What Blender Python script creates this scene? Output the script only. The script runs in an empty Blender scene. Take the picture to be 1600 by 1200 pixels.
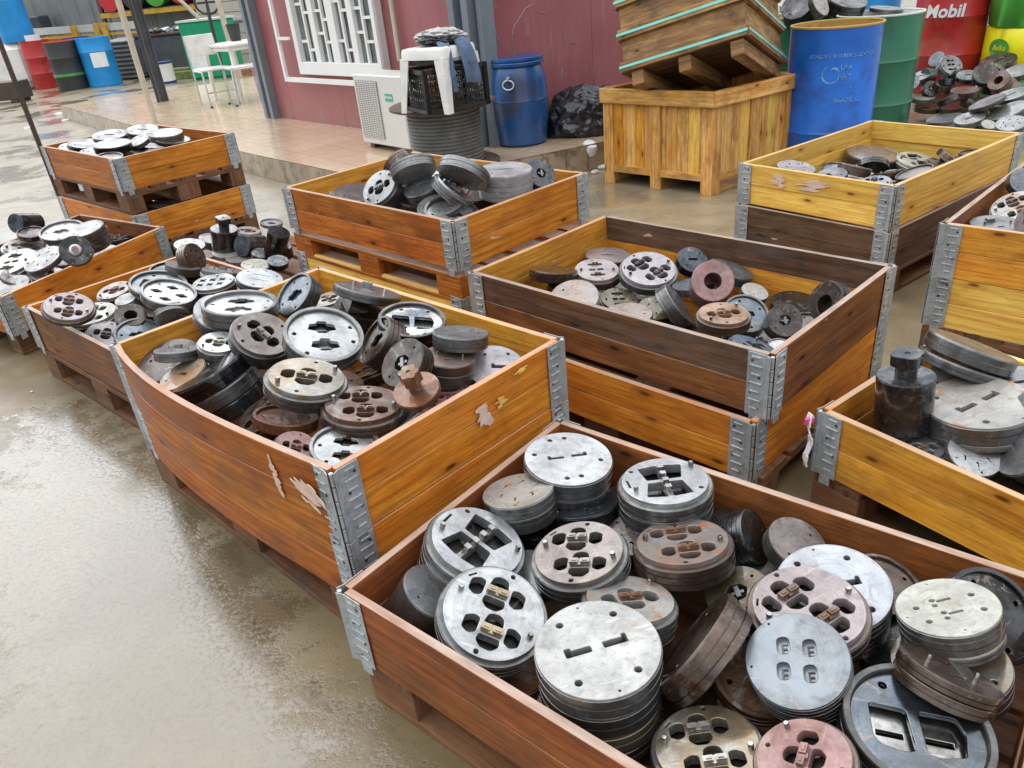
import bpy, bmesh, math, random
from math import sin, cos, pi, radians, sqrt, atan2
from mathutils import Vector, Matrix
random.seed(7)
S = bpy.context.scene
COL = S.collection
# ------------------------------------------------------------------ camera
FPX, CZ = 1178.0, 1.4439
RT = Vector((0.99480776, -0.04864686, -0.08939241)); UP = Vector((0.10177191, 0.47551702, 0.87379977)); FW = Vector((0, 0.87836043, -0.47799891))
CAM = Vector((0, 0, CZ))
cd = bpy.data.cameras.new('camera'); cam = bpy.data.objects.new('camera', cd); COL.objects.link(cam)
cam.matrix_world = Matrix.Translation(CAM) @ Matrix((RT, UP, -FW)).transposed().to_4x4()
cd.sensor_fit = 'HORIZONTAL'; cd.sensor_width = 36; cd.lens = 36 * FPX / 1600
cd.clip_start = .05; cd.clip_end = 300
S.camera = cam
# ------------------------------------------------------------------ sky and sun (overcast)
SUN_EL, SUN_AZ = radians(44), radians(-34)      # azimuth measured from +Y towards +X
w = bpy.data.worlds.new('World'); S.world = w; w.use_nodes = True
nt = w.node_tree; nt.nodes.clear()
def NN(t, k, **kw):
    n = t.nodes.new(k)
    for a, b in kw.items(): setattr(n, a, b)
    return n
out = NN(nt, 'ShaderNodeOutputWorld'); bg1 = NN(nt, 'ShaderNodeBackground'); bg2 = NN(nt, 'ShaderNodeBackground'); add = NN(nt, 'ShaderNodeAddShader')
sky = NN(nt, 'ShaderNodeTexSky', sky_type='NISHITA', sun_disc=False, sun_elevation=SUN_EL, sun_rotation=SUN_AZ, air_density=1.0, dust_density=0.3)
nt.links.new(sky.outputs[0], bg1.inputs[0]); bg1.inputs[1].default_value = .05
tc = NN(nt, 'ShaderNodeTexCoord'); nz = NN(nt, 'ShaderNodeTexNoise'); nz.inputs['Scale'].default_value = 2.2; nz.inputs['Detail'].default_value = 5
nt.links.new(tc.outputs['Generated'], nz.inputs['Vector'])
dot = NN(nt, 'ShaderNodeVectorMath', operation='DOT_PRODUCT'); nt.links.new(tc.outputs['Generated'], dot.inputs[0])
dot.inputs[1].default_value = (cos(SUN_EL) * sin(SUN_AZ), cos(SUN_EL) * cos(SUN_AZ), sin(SUN_EL))
mr = NN(nt, 'ShaderNodeMapRange', interpolation_type='SMOOTHSTEP'); mr.inputs[1].default_value = .50; mr.inputs[2].default_value = 1.0; mr.inputs[3].default_value = 0.0; mr.inputs[4].default_value = .85
nt.links.new(dot.outputs['Value'], mr.inputs[0])
cl = NN(nt, 'ShaderNodeMapRange'); cl.inputs[1].default_value = .3; cl.inputs[2].default_value = .7; cl.inputs[3].default_value = .75; cl.inputs[4].default_value = 1.3
nt.links.new(nz.outputs[0], cl.inputs[0])
sx = NN(nt, 'ShaderNodeSeparateXYZ'); nt.links.new(tc.outputs['Generated'], sx.inputs[0])
gz = NN(nt, 'ShaderNodeMapRange'); gz.inputs[1].default_value = 0; gz.inputs[2].default_value = 1; gz.inputs[3].default_value = .70; gz.inputs[4].default_value = 1.95; nt.links.new(sx.outputs[2], gz.inputs[0])
gh = NN(nt, 'ShaderNodeMapRange', interpolation_type='SMOOTHSTEP'); gh.inputs[1].default_value = .06; gh.inputs[2].default_value = .52; gh.inputs[3].default_value = .24; gh.inputs[4].default_value = 1; nt.links.new(sx.outputs[2], gh.inputs[0])
gm = NN(nt, 'ShaderNodeMath', operation='MULTIPLY'); nt.links.new(gz.outputs[0], gm.inputs[0]); nt.links.new(gh.outputs[0], gm.inputs[1])
s1 = NN(nt, 'ShaderNodeMath', operation='ADD'); nt.links.new(mr.outputs[0], s1.inputs[0]); nt.links.new(gm.outputs[0], s1.inputs[1])
s2 = NN(nt, 'ShaderNodeMath', operation='MULTIPLY'); nt.links.new(s1.outputs[0], s2.inputs[0]); nt.links.new(cl.outputs[0], s2.inputs[1])
s3 = NN(nt, 'ShaderNodeMath', operation='MULTIPLY'); nt.links.new(s2.outputs[0], s3.inputs[0]); s3.inputs[1].default_value = 1.0
bg2.inputs[0].default_value = (.97, .985, 1, 1); nt.links.new(s3.outputs[0], bg2.inputs[1])
nt.links.new(bg1.outputs[0], add.inputs[0]); nt.links.new(bg2.outputs[0], add.inputs[1]); nt.links.new(add.outputs[0], out.inputs[0])
sd = bpy.data.lights.new('sun', 'SUN'); sun = bpy.data.objects.new('sun', sd); COL.objects.link(sun)
sd.energy = .5; sd.angle = radians(60); sd.color = (1, .96, .9)
sun.rotation_euler = Vector((-cos(SUN_EL) * sin(SUN_AZ), -cos(SUN_EL) * cos(SUN_AZ), -sin(SUN_EL))).to_track_quat('-Z', 'Y').to_euler()
S.view_settings.view_transform = 'Standard'; S.view_settings.look = 'None'; S.view_settings.gamma = 1; S.view_settings.exposure = 0.17
S.cycles.max_bounces = 6; S.cycles.use_denoising = True

# ------------------------------------------------------------------ node material helpers
class NT:
    def __init__(s, name):
        s.m = bpy.data.materials.new(name); s.m.use_nodes = True; s.t = s.m.node_tree
        s.b = s.t.nodes['Principled BSDF']
        s.tc = s.n('ShaderNodeTexCoord'); s.oi = s.n('ShaderNodeObjectInfo')
    def n(s, k, **kw):
        n = s.t.nodes.new(k)
        for a, b in kw.items(): setattr(n, a, b)
        return n
    def l(s, a, b): s.t.links.new(a, b)
    def vec(s, src='Object', scale=(1, 1, 1), rnd=True, rot=0):
        mp = s.n('ShaderNodeMapping'); s.l(s.tc.outputs[src], mp.inputs[0])
        mp.inputs['Scale'].default_value = scale; mp.inputs['Rotation'].default_value = (0, 0, rot)
        if not rnd: return mp.outputs[0]
        mu = s.n('ShaderNodeMath', operation='MULTIPLY'); s.l(s.oi.outputs['Random'], mu.inputs[0]); mu.inputs[1].default_value = 37.0
        a = s.n('ShaderNodeVectorMath', operation='ADD'); s.l(mp.outputs[0], a.inputs[0]); s.l(mu.outputs[0], a.inputs[1]); return a.outputs[0]
    def noise(s, v, scale, detail=4, rough=.55, dist=0):
        n = s.n('ShaderNodeTexNoise'); s.l(v, n.inputs['Vector']); n.inputs['Scale'].default_value = scale; n.inputs['Detail'].default_value = detail
        n.inputs['Roughness'].default_value = rough; n.inputs['Distortion'].default_value = dist; return n.outputs[0]
    def mapr(s, v, a, b, c=0, d=1, smooth=False):
        n = s.n('ShaderNodeMapRange'); s.l(v, n.inputs[0])
        if smooth: n.interpolation_type = 'SMOOTHSTEP'
        for i, x in enumerate((a, b, c, d)): n.inputs[i + 1].default_value = x
        return n.outputs[0]
    def mix(s, f, a, b):
        n = s.n('ShaderNodeMix', data_type='RGBA')
        if isinstance(f, (int, float)): n.inputs[0].default_value = f
        else: s.l(f, n.inputs[0])
        for i, x in ((6, a), (7, b)):
            if isinstance(x, tuple): n.inputs[i].default_value = (*x[:3], 1)
            else: s.l(x, n.inputs[i])
        return n.outputs[2]
    def math(s, op, a, b=0.0):
        n = s.n('ShaderNodeMath', operation=op)
        for i, x in enumerate((a, b)):
            if isinstance(x, (int, float)): n.inputs[i].default_value = x
            else: s.l(x, n.inputs[i])
        return n.outputs[0]
    def set(s, **kw):
        for k, v in kw.items():
            i = s.b.inputs[k.replace('_', ' ')]
            if isinstance(v, (int, float)): i.default_value = v
            elif isinstance(v, tuple): i.default_value = (*v[:3], 1)
            else: s.l(v, i)
    def bump(s, h, strength=.3, dist=.002, prev=None):
        n = s.n('ShaderNodeBump'); s.l(h, n.inputs['Height']); n.inputs['Strength'].default_value = strength; n.inputs['Distance'].default_value = dist
        if prev: s.l(prev, n.inputs['Normal'])
        s.l(n.outputs[0], s.b.inputs['Normal']); return n.outputs[0]
MAT = {}
def wood(name, lo, mid, hi, stain=.45, stainc=(.05, .04, .035), rough=.38, knots=.62, weather=0, rim=0):
    k = NT(name)
    rnd = k.vec('UV', (1.1, 7, 1)); fine = k.vec('UV', (2.2, 70, 1)); ring = k.vec('UV', (.55, 4.2, 1))
    wv = k.n('ShaderNodeTexWave', wave_type='BANDS', bands_direction='Y'); k.l(ring, wv.inputs[0]); wv.inputs['Scale'].default_value = 2.1; wv.inputs['Distortion'].default_value = 9.0; wv.inputs['Detail'].default_value = 3; wv.inputs['Detail Scale'].default_value = .9; wv.inputs['Detail Roughness'].default_value = .6
    base = k.mix(k.mapr(k.noise(rnd, 2.0, 4, .6, .8), .36, .64, 0, 1), mid, hi)
    msk = k.mapr(k.noise(k.vec('UV', (1.5, 3, 1)), 1.3, 3), .35, .65, .05, .45)
    g = k.math('MULTIPLY', k.mapr(wv.outputs['Fac'], .45, 1, 0, 1), msk)
    c = k.mix(g, base, lo)
    f = k.noise(fine, 3, 3, .6)
    f2 = k.noise(k.vec('UV', (5, 260, 1)), 2, 2, .6)
    c = k.mix(k.mapr(f, .48, .68, 0, .6), c, lo); c = k.mix(k.mapr(f2, .5, .7, 0, .3), c, tuple(x * .6 for x in lo)); c = k.mix(k.mapr(k.noise(k.vec('UV', (60, 90, 1)), 1, 2), .70, .76, 0, .55), c, tuple(x * .5 for x in lo))
    hv = k.n('ShaderNodeHueSaturation'); k.l(c, hv.inputs['Color']); k.l(k.mapr(k.oi.outputs['Random'], 0, 1, .82, 1.12), hv.inputs['Value']); k.l(k.mapr(k.math('FRACT', k.math('MULTIPLY', k.oi.outputs['Random'], 7.3)), 0, 1, .492, .501), hv.inputs['Hue']); c = hv.outputs[0]
    # knots
    vo = k.n('ShaderNodeTexVoronoi', feature='F1', voronoi_dimensions='2D'); k.l(k.vec('UV', (3.2, 9.5, 1)), vo.inputs['Vector']); vo.inputs['Scale'].default_value = 1; vo.inputs['Randomness'].default_value = 1
    sep = k.n('ShaderNodeSeparateColor'); k.l(vo.outputs['Color'], sep.inputs[0])
    on = k.math('GREATER_THAN', sep.outputs[0], knots)
    kn = k.math('MULTIPLY', k.mapr(vo.outputs['Distance'], .03, .085, 1, 0, True), on)
    halo = k.math('MULTIPLY', k.mapr(vo.outputs['Distance'], .04, .24, .5, 0, True), on)
    c = k.mix(halo, c, lo); c = k.mix(k.math('MULTIPLY', kn, .9), c, tuple(x * .28 for x in lo))
    st = k.noise(k.vec('UV', (2.4, 4.0, 1)), 1.9, 7, .72)
    sm = k.mapr(st, .47, .66, 0, min(.8, stain * 1.15))
    c = k.mix(sm, c, stainc)
    if weather:
        c = k.mix(k.mapr(k.noise(k.vec('UV', (4, 30, 1)), 1.5, 4), .45, .7, 0, weather), c, (.17, .15, .13))
    # pale bruises where the surface has chipped
    ch = k.noise(k.vec('UV', (5, 14, 1)), 1.4, 3, .5)
    c = k.mix(k.mapr(ch, .735, .75, 0, .75), c, (.62, .42, .24))
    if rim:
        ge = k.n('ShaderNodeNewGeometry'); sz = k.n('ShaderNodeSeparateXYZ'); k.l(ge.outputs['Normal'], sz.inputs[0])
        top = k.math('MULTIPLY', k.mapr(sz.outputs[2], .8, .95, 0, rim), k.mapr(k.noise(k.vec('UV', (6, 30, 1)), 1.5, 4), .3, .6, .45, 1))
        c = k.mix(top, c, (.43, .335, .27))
    k.set(Base_Color=c, Roughness=k.mapr(st, .3, .7, rough + .2, rough + .0), Specular_IOR_Level=.22)
    h = k.math('ADD', k.math('MULTIPLY', f, .6), k.math('MULTIPLY', wv.outputs['Fac'], .35))
    k.bump(h, .35, .0012); MAT[name] = k.m
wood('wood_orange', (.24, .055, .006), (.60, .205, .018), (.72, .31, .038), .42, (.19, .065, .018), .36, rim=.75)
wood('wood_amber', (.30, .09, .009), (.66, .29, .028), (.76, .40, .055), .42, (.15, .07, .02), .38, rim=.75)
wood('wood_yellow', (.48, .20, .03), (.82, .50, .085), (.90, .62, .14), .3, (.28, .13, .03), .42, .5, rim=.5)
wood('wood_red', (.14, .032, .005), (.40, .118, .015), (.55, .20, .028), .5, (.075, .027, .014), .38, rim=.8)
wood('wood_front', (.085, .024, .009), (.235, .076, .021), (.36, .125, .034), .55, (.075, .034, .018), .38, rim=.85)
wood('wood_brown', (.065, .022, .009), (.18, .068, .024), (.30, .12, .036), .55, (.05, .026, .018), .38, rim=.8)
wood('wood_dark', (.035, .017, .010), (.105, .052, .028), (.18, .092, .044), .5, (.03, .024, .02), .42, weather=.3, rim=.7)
wood('wood_pallet', (.06, .026, .012), (.17, .075, .032), (.26, .12, .05), .6, (.05, .035, .025), .5, weather=.25)
wood('wood_box', (.32, .11, .018), (.70, .36, .08), (.84, .54, .18), .5, (.16, .062, .014), .5, .7)
wood('wood_grey', (.09, .04, .015), (.27, .14, .05), (.52, .31, .11), .7, (.065, .036, .022), .6, .7, weather=.4)

def metal(name, base, base2, rough=.3, met=.75, rust=0., side=0, rustc=(.20, .075, .03), film=None, lathe=True, patch=None, coat=.45):
    k = NT(name)
    v = k.vec('Object', (1, 1, 1)); base = tuple(x * .74 for x in base); base2 = tuple(x * .60 for x in base2)
    big = k.noise(v, 9, 4, .6); sm = k.noise(v, 60, 4, .6); mid = k.noise(v, 24, 5, .65, .6)
    c = k.mix(k.mapr(big, .35, .65), base, base2)
    c = k.mix(k.mapr(sm, .5, .78, 0, .45), c, tuple(x * .3 for x in base2)); c = k.mix(k.mapr(mid, .56, .66, 0, .4), c, tuple(x * .4 for x in base2))
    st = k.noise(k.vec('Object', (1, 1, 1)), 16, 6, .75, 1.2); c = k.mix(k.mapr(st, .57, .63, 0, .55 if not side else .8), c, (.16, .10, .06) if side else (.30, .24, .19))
    # thin scratches
    sc = k.noise(k.vec('Object', (14, 230, 60), rot=.5), 1, 2, .5)
    c = k.mix(k.mapr(sc, .66, .72, 0, .35), c, tuple(min(1, x * 1.5 + .05) for x in base))
    ln = k.n('ShaderNodeVectorMath', operation='LENGTH'); fl = k.n('ShaderNodeVectorMath', operation='MULTIPLY'); k.l(k.tc.outputs['Object'], fl.inputs[0]); fl.inputs[1].default_value = (1, 1, 0); k.l(fl.outputs[0], ln.inputs[0])
    cb = k.n('ShaderNodeCombineXYZ'); k.l(k.math('MULTIPLY', ln.outputs['Value'], 420), cb.inputs[0]); k.l(k.math('MULTIPLY', k.oi.outputs['Random'], 30), cb.inputs[1])
    rg = k.noise(cb.outputs[0], 1, 2, .5)
    c = k.mix(k.mapr(rg, .4, .7, 0, .28), c, tuple(x * .5 for x in base2))
    c = k.mix(k.mapr(k.noise(v, 260, 3, .7), .60, .70, 0, .5), c, tuple(x * .22 for x in base2))
    m = met; r = k.mapr(mid, .3, .7, rough - .08, rough + .16)
    if patch:
        pm = k.mapr(k.noise(v, 8, 5, .6, .5), .47, .55, 0, .85); c = k.mix(pm, c, patch)
    if rust:
        rm = k.mapr(mid, .78 - rust * .5, .90 - rust * .5, 0, 1)
        c = k.mix(rm, c, k.mix(k.mapr(sm, .3, .7), tuple(x * .45 for x in rustc), rustc))
        m = k.math('SUBTRACT', met, k.math('MULTIPLY', rm, met * .9)); r = k.math('ADD', r, k.math('MULTIPLY', rm, .2))
    k.set(Base_Color=c, Roughness=r, Metallic=m, Coat_Weight=k.mapr(k.noise(v, 12, 4, .6), .42, .55, coat * .25, min(1, coat * 1.8)), Coat_Roughness=.06)
    h = k.math('ADD', k.math('MULTIPLY', sm, .4), k.math('MULTIPLY', mid, .6))
    k.bump(h, .22, .0012); MAT[name] = k.m
metal('bright', (.62, .63, .63), (.42, .43, .44), .30, .75)
metal('grey', (.38, .385, .385), (.22, .22, .22), .36, .75, rust=.12)
metal('pitted', (.56, .56, .53), (.34, .34, .33), .42, .6, rust=.2, rustc=(.34, .22, .09))
metal('lilac', (.50, .46, .49), (.40, .37, .39), .4, .45)
metal('bluewhite', (.50, .54, .58), (.42, .42, .43), .3, .6)
metal('blueish', (.25, .275, .295), (.20, .22, .24), .32, .65, patch=(.18, .205, .225))
metal('bluegrey', (.25, .30, .35), (.17, .20, .23), .3, .7)
metal('blued', (.085, .10, .13), (.045, .05, .065), .26, .75, rust=.18)
metal('bluedbright', (.20, .24, .28), (.12, .135, .15), .15, .9, coat=.7)
metal('wetblue', (.26, .31, .36), (.12, .14, .17), .16, .8, coat=.8, patch=(.40, .38, .32))
metal('cream', (.64, .63, .55), (.50, .49, .42), .45, .35, rust=.2, rustc=(.34, .20, .08))
metal('pink', (.45, .375, .375), (.35, .285, .28), .38, .35)
metal('pinkring', (.34, .16, .155), (.27, .12, .11), .45, .2)
metal('pinkrust', (.40, .21, .19), (.26, .12, .10), .5, .2, rust=.25, rustc=(.36, .16, .08))
metal('brownsteel', (.34, .295, .27), (.20, .16, .14), .3, .6, rust=.1)
metal('wetgrey', (.42, .41, .38), (.20, .155, .10), .16, .6, patch=(.20, .14, .075), coat=.8)
metal('rusty', (.30, .20, .15), (.36, .34, .32), .34, .5, rust=.42, rustc=(.36, .12, .035))
metal('rustcream', (.52, .50, .45), (.38, .36, .33), .4, .4, rust=.46, rustc=(.40, .15, .05))
metal('creamrust', (.55, .48, .36), (.40, .25, .13), .42, .3, patch=(.33, .18, .08))
metal('rustorange', (.46, .26, .14), (.28, .13, .06), .42, .3, rust=.2, rustc=(.42, .19, .07))
metal('rustbrown', (.20, .105, .065), (.12, .06, .038), .34, .4, rust=.2)
metal('brown', (.20, .145, .11), (.10, .06, .04), .22, .75, rust=.22, rustc=(.24, .10, .035), coat=.5)
metal('darkbrown', (.075, .05, .038), (.04, .03, .025), .34, .5, rust=.2)
metal('rust', (.27, .10, .04), (.15, .055, .025), .36, .35, rust=.3, rustc=(.36, .13, .04), coat=.4)
metal('olive', (.16, .125, .07), (.10, .075, .045), .34, .5, rust=.2)
metal('dark', (.05, .05, .052), (.028, .027, .026), .28, .7, rust=.1)
metal('black', (.022, .023, .026), (.012, .012, .013), .16, .6, coat=.7)
metal('darkshine', (.13, .14, .155), (.05, .05, .053), .24, .85, coat=.5)
metal('shavings', (.22, .11, .04), (.08, .04, .02), .5, .4, rust=.5, rustc=(.38, .17, .05))
metal('yellowed', (.36, .29, .16), (.30, .29, .26), .36, .6, rust=.1)
metal('wrapped', (.66, .67, .68), (.38, .38, .39), .3, .15, coat=.6)
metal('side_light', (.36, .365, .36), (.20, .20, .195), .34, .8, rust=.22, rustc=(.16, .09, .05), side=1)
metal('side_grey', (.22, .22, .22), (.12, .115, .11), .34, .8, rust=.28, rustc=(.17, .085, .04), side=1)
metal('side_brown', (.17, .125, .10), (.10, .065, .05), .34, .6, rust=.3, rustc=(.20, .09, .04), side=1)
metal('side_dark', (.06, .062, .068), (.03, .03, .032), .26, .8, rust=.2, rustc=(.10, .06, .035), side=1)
metal('brass', (.62, .50, .32), (.34, .26, .15), .25, .8)
metal('ruststeel', (.26, .13, .07), (.14, .075, .045), .42, .4, rust=.4, rustc=(.33, .13, .04))
metal('chrome', (.72, .72, .70), (.30, .28, .25), .15, .95)
metal('galv', (.70, .77, .80), (.55, .61, .63), .38, .45, rust=.06, coat=.2)
metal('screw', (.10, .085, .07), (.05, .04, .035), .5, .6)
metal('pocket', (.05, .042, .036), (.025, .022, .02), .4, .5)  # near-black: the shade inside die openings put into the colour

def plain(name, col, rough=.5, met=0, var=.12, scale=8, dirt=None, dirtamt=0, coat=0, bump=.1, rust=None):
    k = NT(name); v = k.vec('Object'); nz = k.noise(v, scale, 5, .6); fine = k.noise(v, scale * 9, 3)
    c = k.mix(k.mapr(nz, .3, .7), tuple(x * (1 - var) for x in col), tuple(min(1, x * (1 + var)) for x in col))
    if dirt: c = k.mix(k.mapr(k.noise(v, scale * .7, 6, .7), .62 - dirtamt * .3, .75 - dirtamt * .2, 0, .85), c, dirt)
    if rust: c = k.mix(k.mapr(k.noise(v, scale * 2.1, 4, .6), .66, .7, 0, .9), c, rust)
    k.set(Base_Color=c, Roughness=k.mapr(nz, .3, .7, max(.03, rough - .08), rough + .08), Metallic=met, Coat_Weight=coat, Coat_Roughness=.1)
    if bump: k.bump(fine, bump, .003)
    MAT[name] = k.m
plain('white_plastic', (.74, .73, .69), .35, dirt=(.45, .42, .36), dirtamt=.1)
plain('white_paint', (.78, .79, .78), .35, var=.04)
plain('ac_white', (.66, .655, .62), .45, var=.05, scale=3)
plain('ac_grille', (.24, .235, .20), .5)
plain('black_plastic', (.02, .021, .024), .35)
plain('black_bag', (.010, .012, .017), .3, coat=.4, bump=.6, scale=9)
plain('blue_drum', (.012, .085, .27), .3, coat=.3, dirt=(.05, .045, .05), dirtamt=.35, scale=4)
plain('blue_steel', (.003, .125, .56), .36, var=.25, scale=3, dirt=(.006, .03, .14), dirtamt=.3, coat=.3, rust=(.08, .04, .03))
plain('blue_light', (.01, .26, .62), .35, var=.15, scale=4, coat=.2)
plain('navy', (.01, .03, .16), .4)
plain('green_drum', (.018, .145, .075), .35, var=.15, scale=4, coat=.2, dirt=(.02, .07, .04), dirtamt=.1)
plain('green_bright', (.0, .30, .14), .4)
plain('red_drum', (.42, .018, .018), .35, var=.25, scale=5, coat=.2, dirt=(.28, .10, .05), dirtamt=.25)
plain('red_paint', (.50, .02, .03), .4, coat=.2)
plain('sack_green', (.06, .30, .035), .4, var=.2, bump=.3)
plain('sack_yellow', (.80, .72, .01), .4, var=.08, bump=.3)
plain('gold_inner', (.50, .30, .07), .5, dirt=(.22, .10, .03), dirtamt=.3)
plain('rim_pale', (.60, .66, .58), .5)
plain('panel_red', (.33, .105, .115), .42, var=.10, scale=1.6, dirt=(.32, .19, .19), dirtamt=-.05, coat=.15, bump=.03)
plain('steel_grey', (.17, .20, .225), .4, var=.12, scale=3)
plain('steel_dark', (.055, .062, .07), .4, var=.2, scale=5, rust=(.16, .10, .07))
plain('glass_dark', (.10, .125, .12), .06, var=.5, scale=5, coat=.5, bump=0)
plain('zinc_wall', (.21, .23, .23), .42, .3, var=.15, scale=1.5, dirt=(.20, .19, .17), dirtamt=.1, bump=.03)
plain('beige_wall', (.46, .43, .36), .5, var=.08, scale=1)
plain('yellow_paint', (.56, .34, .035), .45, var=.2, rust=(.22, .10, .03))
plain('rail_white', (.50, .50, .47), .5, dirt=(.25, .2, .15), dirtamt=.1)
plain('cream_pole', (.52, .47, .36), .5, dirt=(.2, .16, .1), dirtamt=.05)
plain('bar_brown', (.085, .062, .05), .45, .4, rust=(.16, .08, .05))
plain('denim', (.085, .13, .21), .85, var=.35, scale=20, bump=.4)
plain('denim_pale', (.45, .44, .42), .85, var=.2, scale=20, bump=.4)
plain('cardboard', (.42, .26, .12), .7, var=.3, scale=30, bump=.4)
plain('reel_metal', (.17, .175, .17), .5, .3, var=.2, dirt=(.30, .28, .24), dirtamt=.25, scale=12)
plain('reel_top', (.10, .068, .05), .45, .2, var=.3)
plain('strap', (.16, .55, .47), .3, coat=.3)
plain('label_white', (.78, .80, .80), .4, bump=0)
plain('label_green', (.02, .42, .30), .4, bump=0)
plain('faded_print', (.13, .33, .66), .5, var=.6, scale=50, bump=0)
plain('stamp_print', (.24, .10, .03), .6, var=.3, scale=60, bump=0)
plain('rubber', (.035, .035, .036), .55)
plain('silver_light', (.55, .57, .58), .35, .4)
plain('bare_wood', (.62, .45, .36), .7, var=.15, scale=30)
plain('film', (.80, .80, .82), .25, coat=.4, bump=.4, scale=25)
plain('pink_tape', (.62, .09, .25), .4)
plain('paper_white', (.72, .71, .68), .7, dirt=(.4, .36, .3), dirtamt=.2, scale=20)
plain('brick', (.36, .14, .07), .8, var=.3, scale=20)
plain('moss_wood', (.14, .17, .05), .8, var=.4, scale=10)
plain('terracotta', (.30, .11, .06), .6)

k = NT('panel_red'); v_ = k.vec('Object'); st_ = k.noise(k.vec('Object', (7, 7, .5)), 3, 5, .65); bl_ = k.noise(v_, 1.4, 4)
c_ = k.mix(k.mapr(bl_, .35, .65), (.29, .088, .097), (.36, .122, .130)); c_ = k.mix(k.mapr(st_, .48, .72, 0, .35), c_, (.20, .062, .066)); c_ = k.mix(k.mapr(k.noise(k.vec('Object', (5, 5, .8)), 4, 5, .7), .60, .70, 0, .35), c_, (.44, .27, .26))
sz_ = k.n('ShaderNodeSeparateXYZ'); k.l(k.tc.outputs['Object'], sz_.inputs[0]); low_ = k.math('MULTIPLY', k.mapr(sz_.outputs[2], .2, .48, 1, 0), k.mapr(k.noise(v_, 9, 5, .7), .4, .65, 0, .6)); c_ = k.mix(low_, c_, (.30, .20, .15))
k.set(Base_Color=c_, Roughness=k.mapr(bl_, .3, .7, .32, .5), Coat_Weight=.1); MAT['panel_red'] = k.m
# ground: wet concrete with a film of silt and standing water
def ground_mat():
    k = NT('wet_concrete'); P = k.vec('Object', rnd=False)
    n1 = k.noise(P, .9, 6, .6); n2 = k.noise(P, 4.5, 6, .65, .4); n3 = k.noise(P, 60, 4, .7); n4 = k.noise(P, 14, 5, .7)
    c = k.mix(k.mapr(n1, .35, .65), (.095, .066, .026), (.205, .148, .066))
    c = k.mix(k.mapr(n2, .45, .7, 0, .7), c, (.22, .18, .11))
    c = k.mix(k.mapr(n3, .55, .75, 0, .5), c, (.055, .042, .027))
    # drier, paler lane between the crates and the porch
    sp = k.n('ShaderNodeSeparateXYZ'); k.l(P, sp.inputs[0])
    far = k.mapr(k.math('ADD', sp.outputs['Y'], k.math('MULTIPLY', sp.outputs['X'], .35)), 3.0, 5.0, 0, .75, True)
    c = k.mix(far, c, k.mix(k.mapr(n2, .35, .65), (.25, .20, .13), (.37, .31, .22)))
    # puddle band: distance to a line, broken up by noise
    def dist(ax, ay, bx, by, wd):
        L = sqrt((bx - ax) ** 2 + (by - ay) ** 2); ux, uy = (bx - ax) / L, (by - ay) / L
        rx = k.math('SUBTRACT', sp.outputs['X'], (ax + bx) / 2); ry = k.math('SUBTRACT', sp.outputs['Y'], (ay + by) / 2)
        t = k.math('ADD', k.math('MULTIPLY', rx, ux), k.math('MULTIPLY', ry, uy)); q = k.math('ADD', k.math('MULTIPLY', rx, -uy), k.math('MULTIPLY', ry, ux))
        e = k.math('ADD', k.math('POWER', k.math('ABSOLUTE', k.math('DIVIDE', t, L / 2)), 2.0), k.math('POWER', k.math('ABSOLUTE', k.math('DIVIDE', q, wd)), 2.0))
        return k.math('SQRT', e)
    d1 = dist(-2.05, 2.95, -.35, .45, .40)
    d1 = k.math('ADD', d1, k.math('ADD', k.math('MULTIPLY', k.math('SUBTRACT', n2, .5), 1.6), k.math('ADD', k.math('MULTIPLY', k.math('SUBTRACT', n4, .5), .9), k.math('MULTIPLY', k.math('SUBTRACT', k.noise(P, 70, 4, .75), .5), .9))))
    m1 = k.mapr(d1, .80, 1.02, 1, 0)
    m2 = k.mapr(k.noise(P, 1.1, 5, .6, .3), .50, .58, 0, 1)
    m2 = k.math('MULTIPLY', m2, k.mapr(sp.outputs['Y'], 3.2, 4.6, 0, 1))
    pud = k.math('MAXIMUM', m1, k.math('MULTIPLY', m2, .9))
    speck = k.mapr(n3, .40, .60, 1, .0)
    wet = k.math('MULTIPLY', pud, k.mapr(k.noise(P, 75, 5, .7), .34, .50, .55, 1))
    c = k.mix(k.math('MULTIPLY', m1, .5), c, (.095, .078, .050))
    c = k.mix(k.math('MULTIPLY', k.mapr(k.noise(P, 110, 4, .7), .56, .70, 0, 1), .55), c, (.075, .06, .035)); c = k.mix(k.mapr(k.noise(P, 2.3, 7, .7, .6), .55, .70, 0, .5), c, (.075, .058, .03))
    c = k.mix(k.math('MULTIPLY', k.mapr(k.noise(P, 90, 2, .7), .735, .76, 0, 1), .5), c, (.5, .47, .4))
    k.set(Base_Color=c, Roughness=k.mapr(wet, 0, 1, .45, .12), Coat_Weight=k.mapr(wet, 0, 1, .45, 1.0), Coat_Roughness=k.mapr(wet, 0, 1, .16, .02), Coat_IOR=1.5)
    h = k.math('ADD', k.math('MULTIPLY', k.noise(P, 150, 4, .7), .5), k.math('ADD', k.math('MULTIPLY', n3, .25), k.math('MULTIPLY', n4, .35)))
    hb = k.math('MULTIPLY', h, k.mapr(wet, 0, 1, 1, .25))
    nb = k.bump(hb, .30, .005); k.l(nb, k.b.inputs['Coat Normal'])
    MAT['ground'] = k.m
ground_mat()
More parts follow.
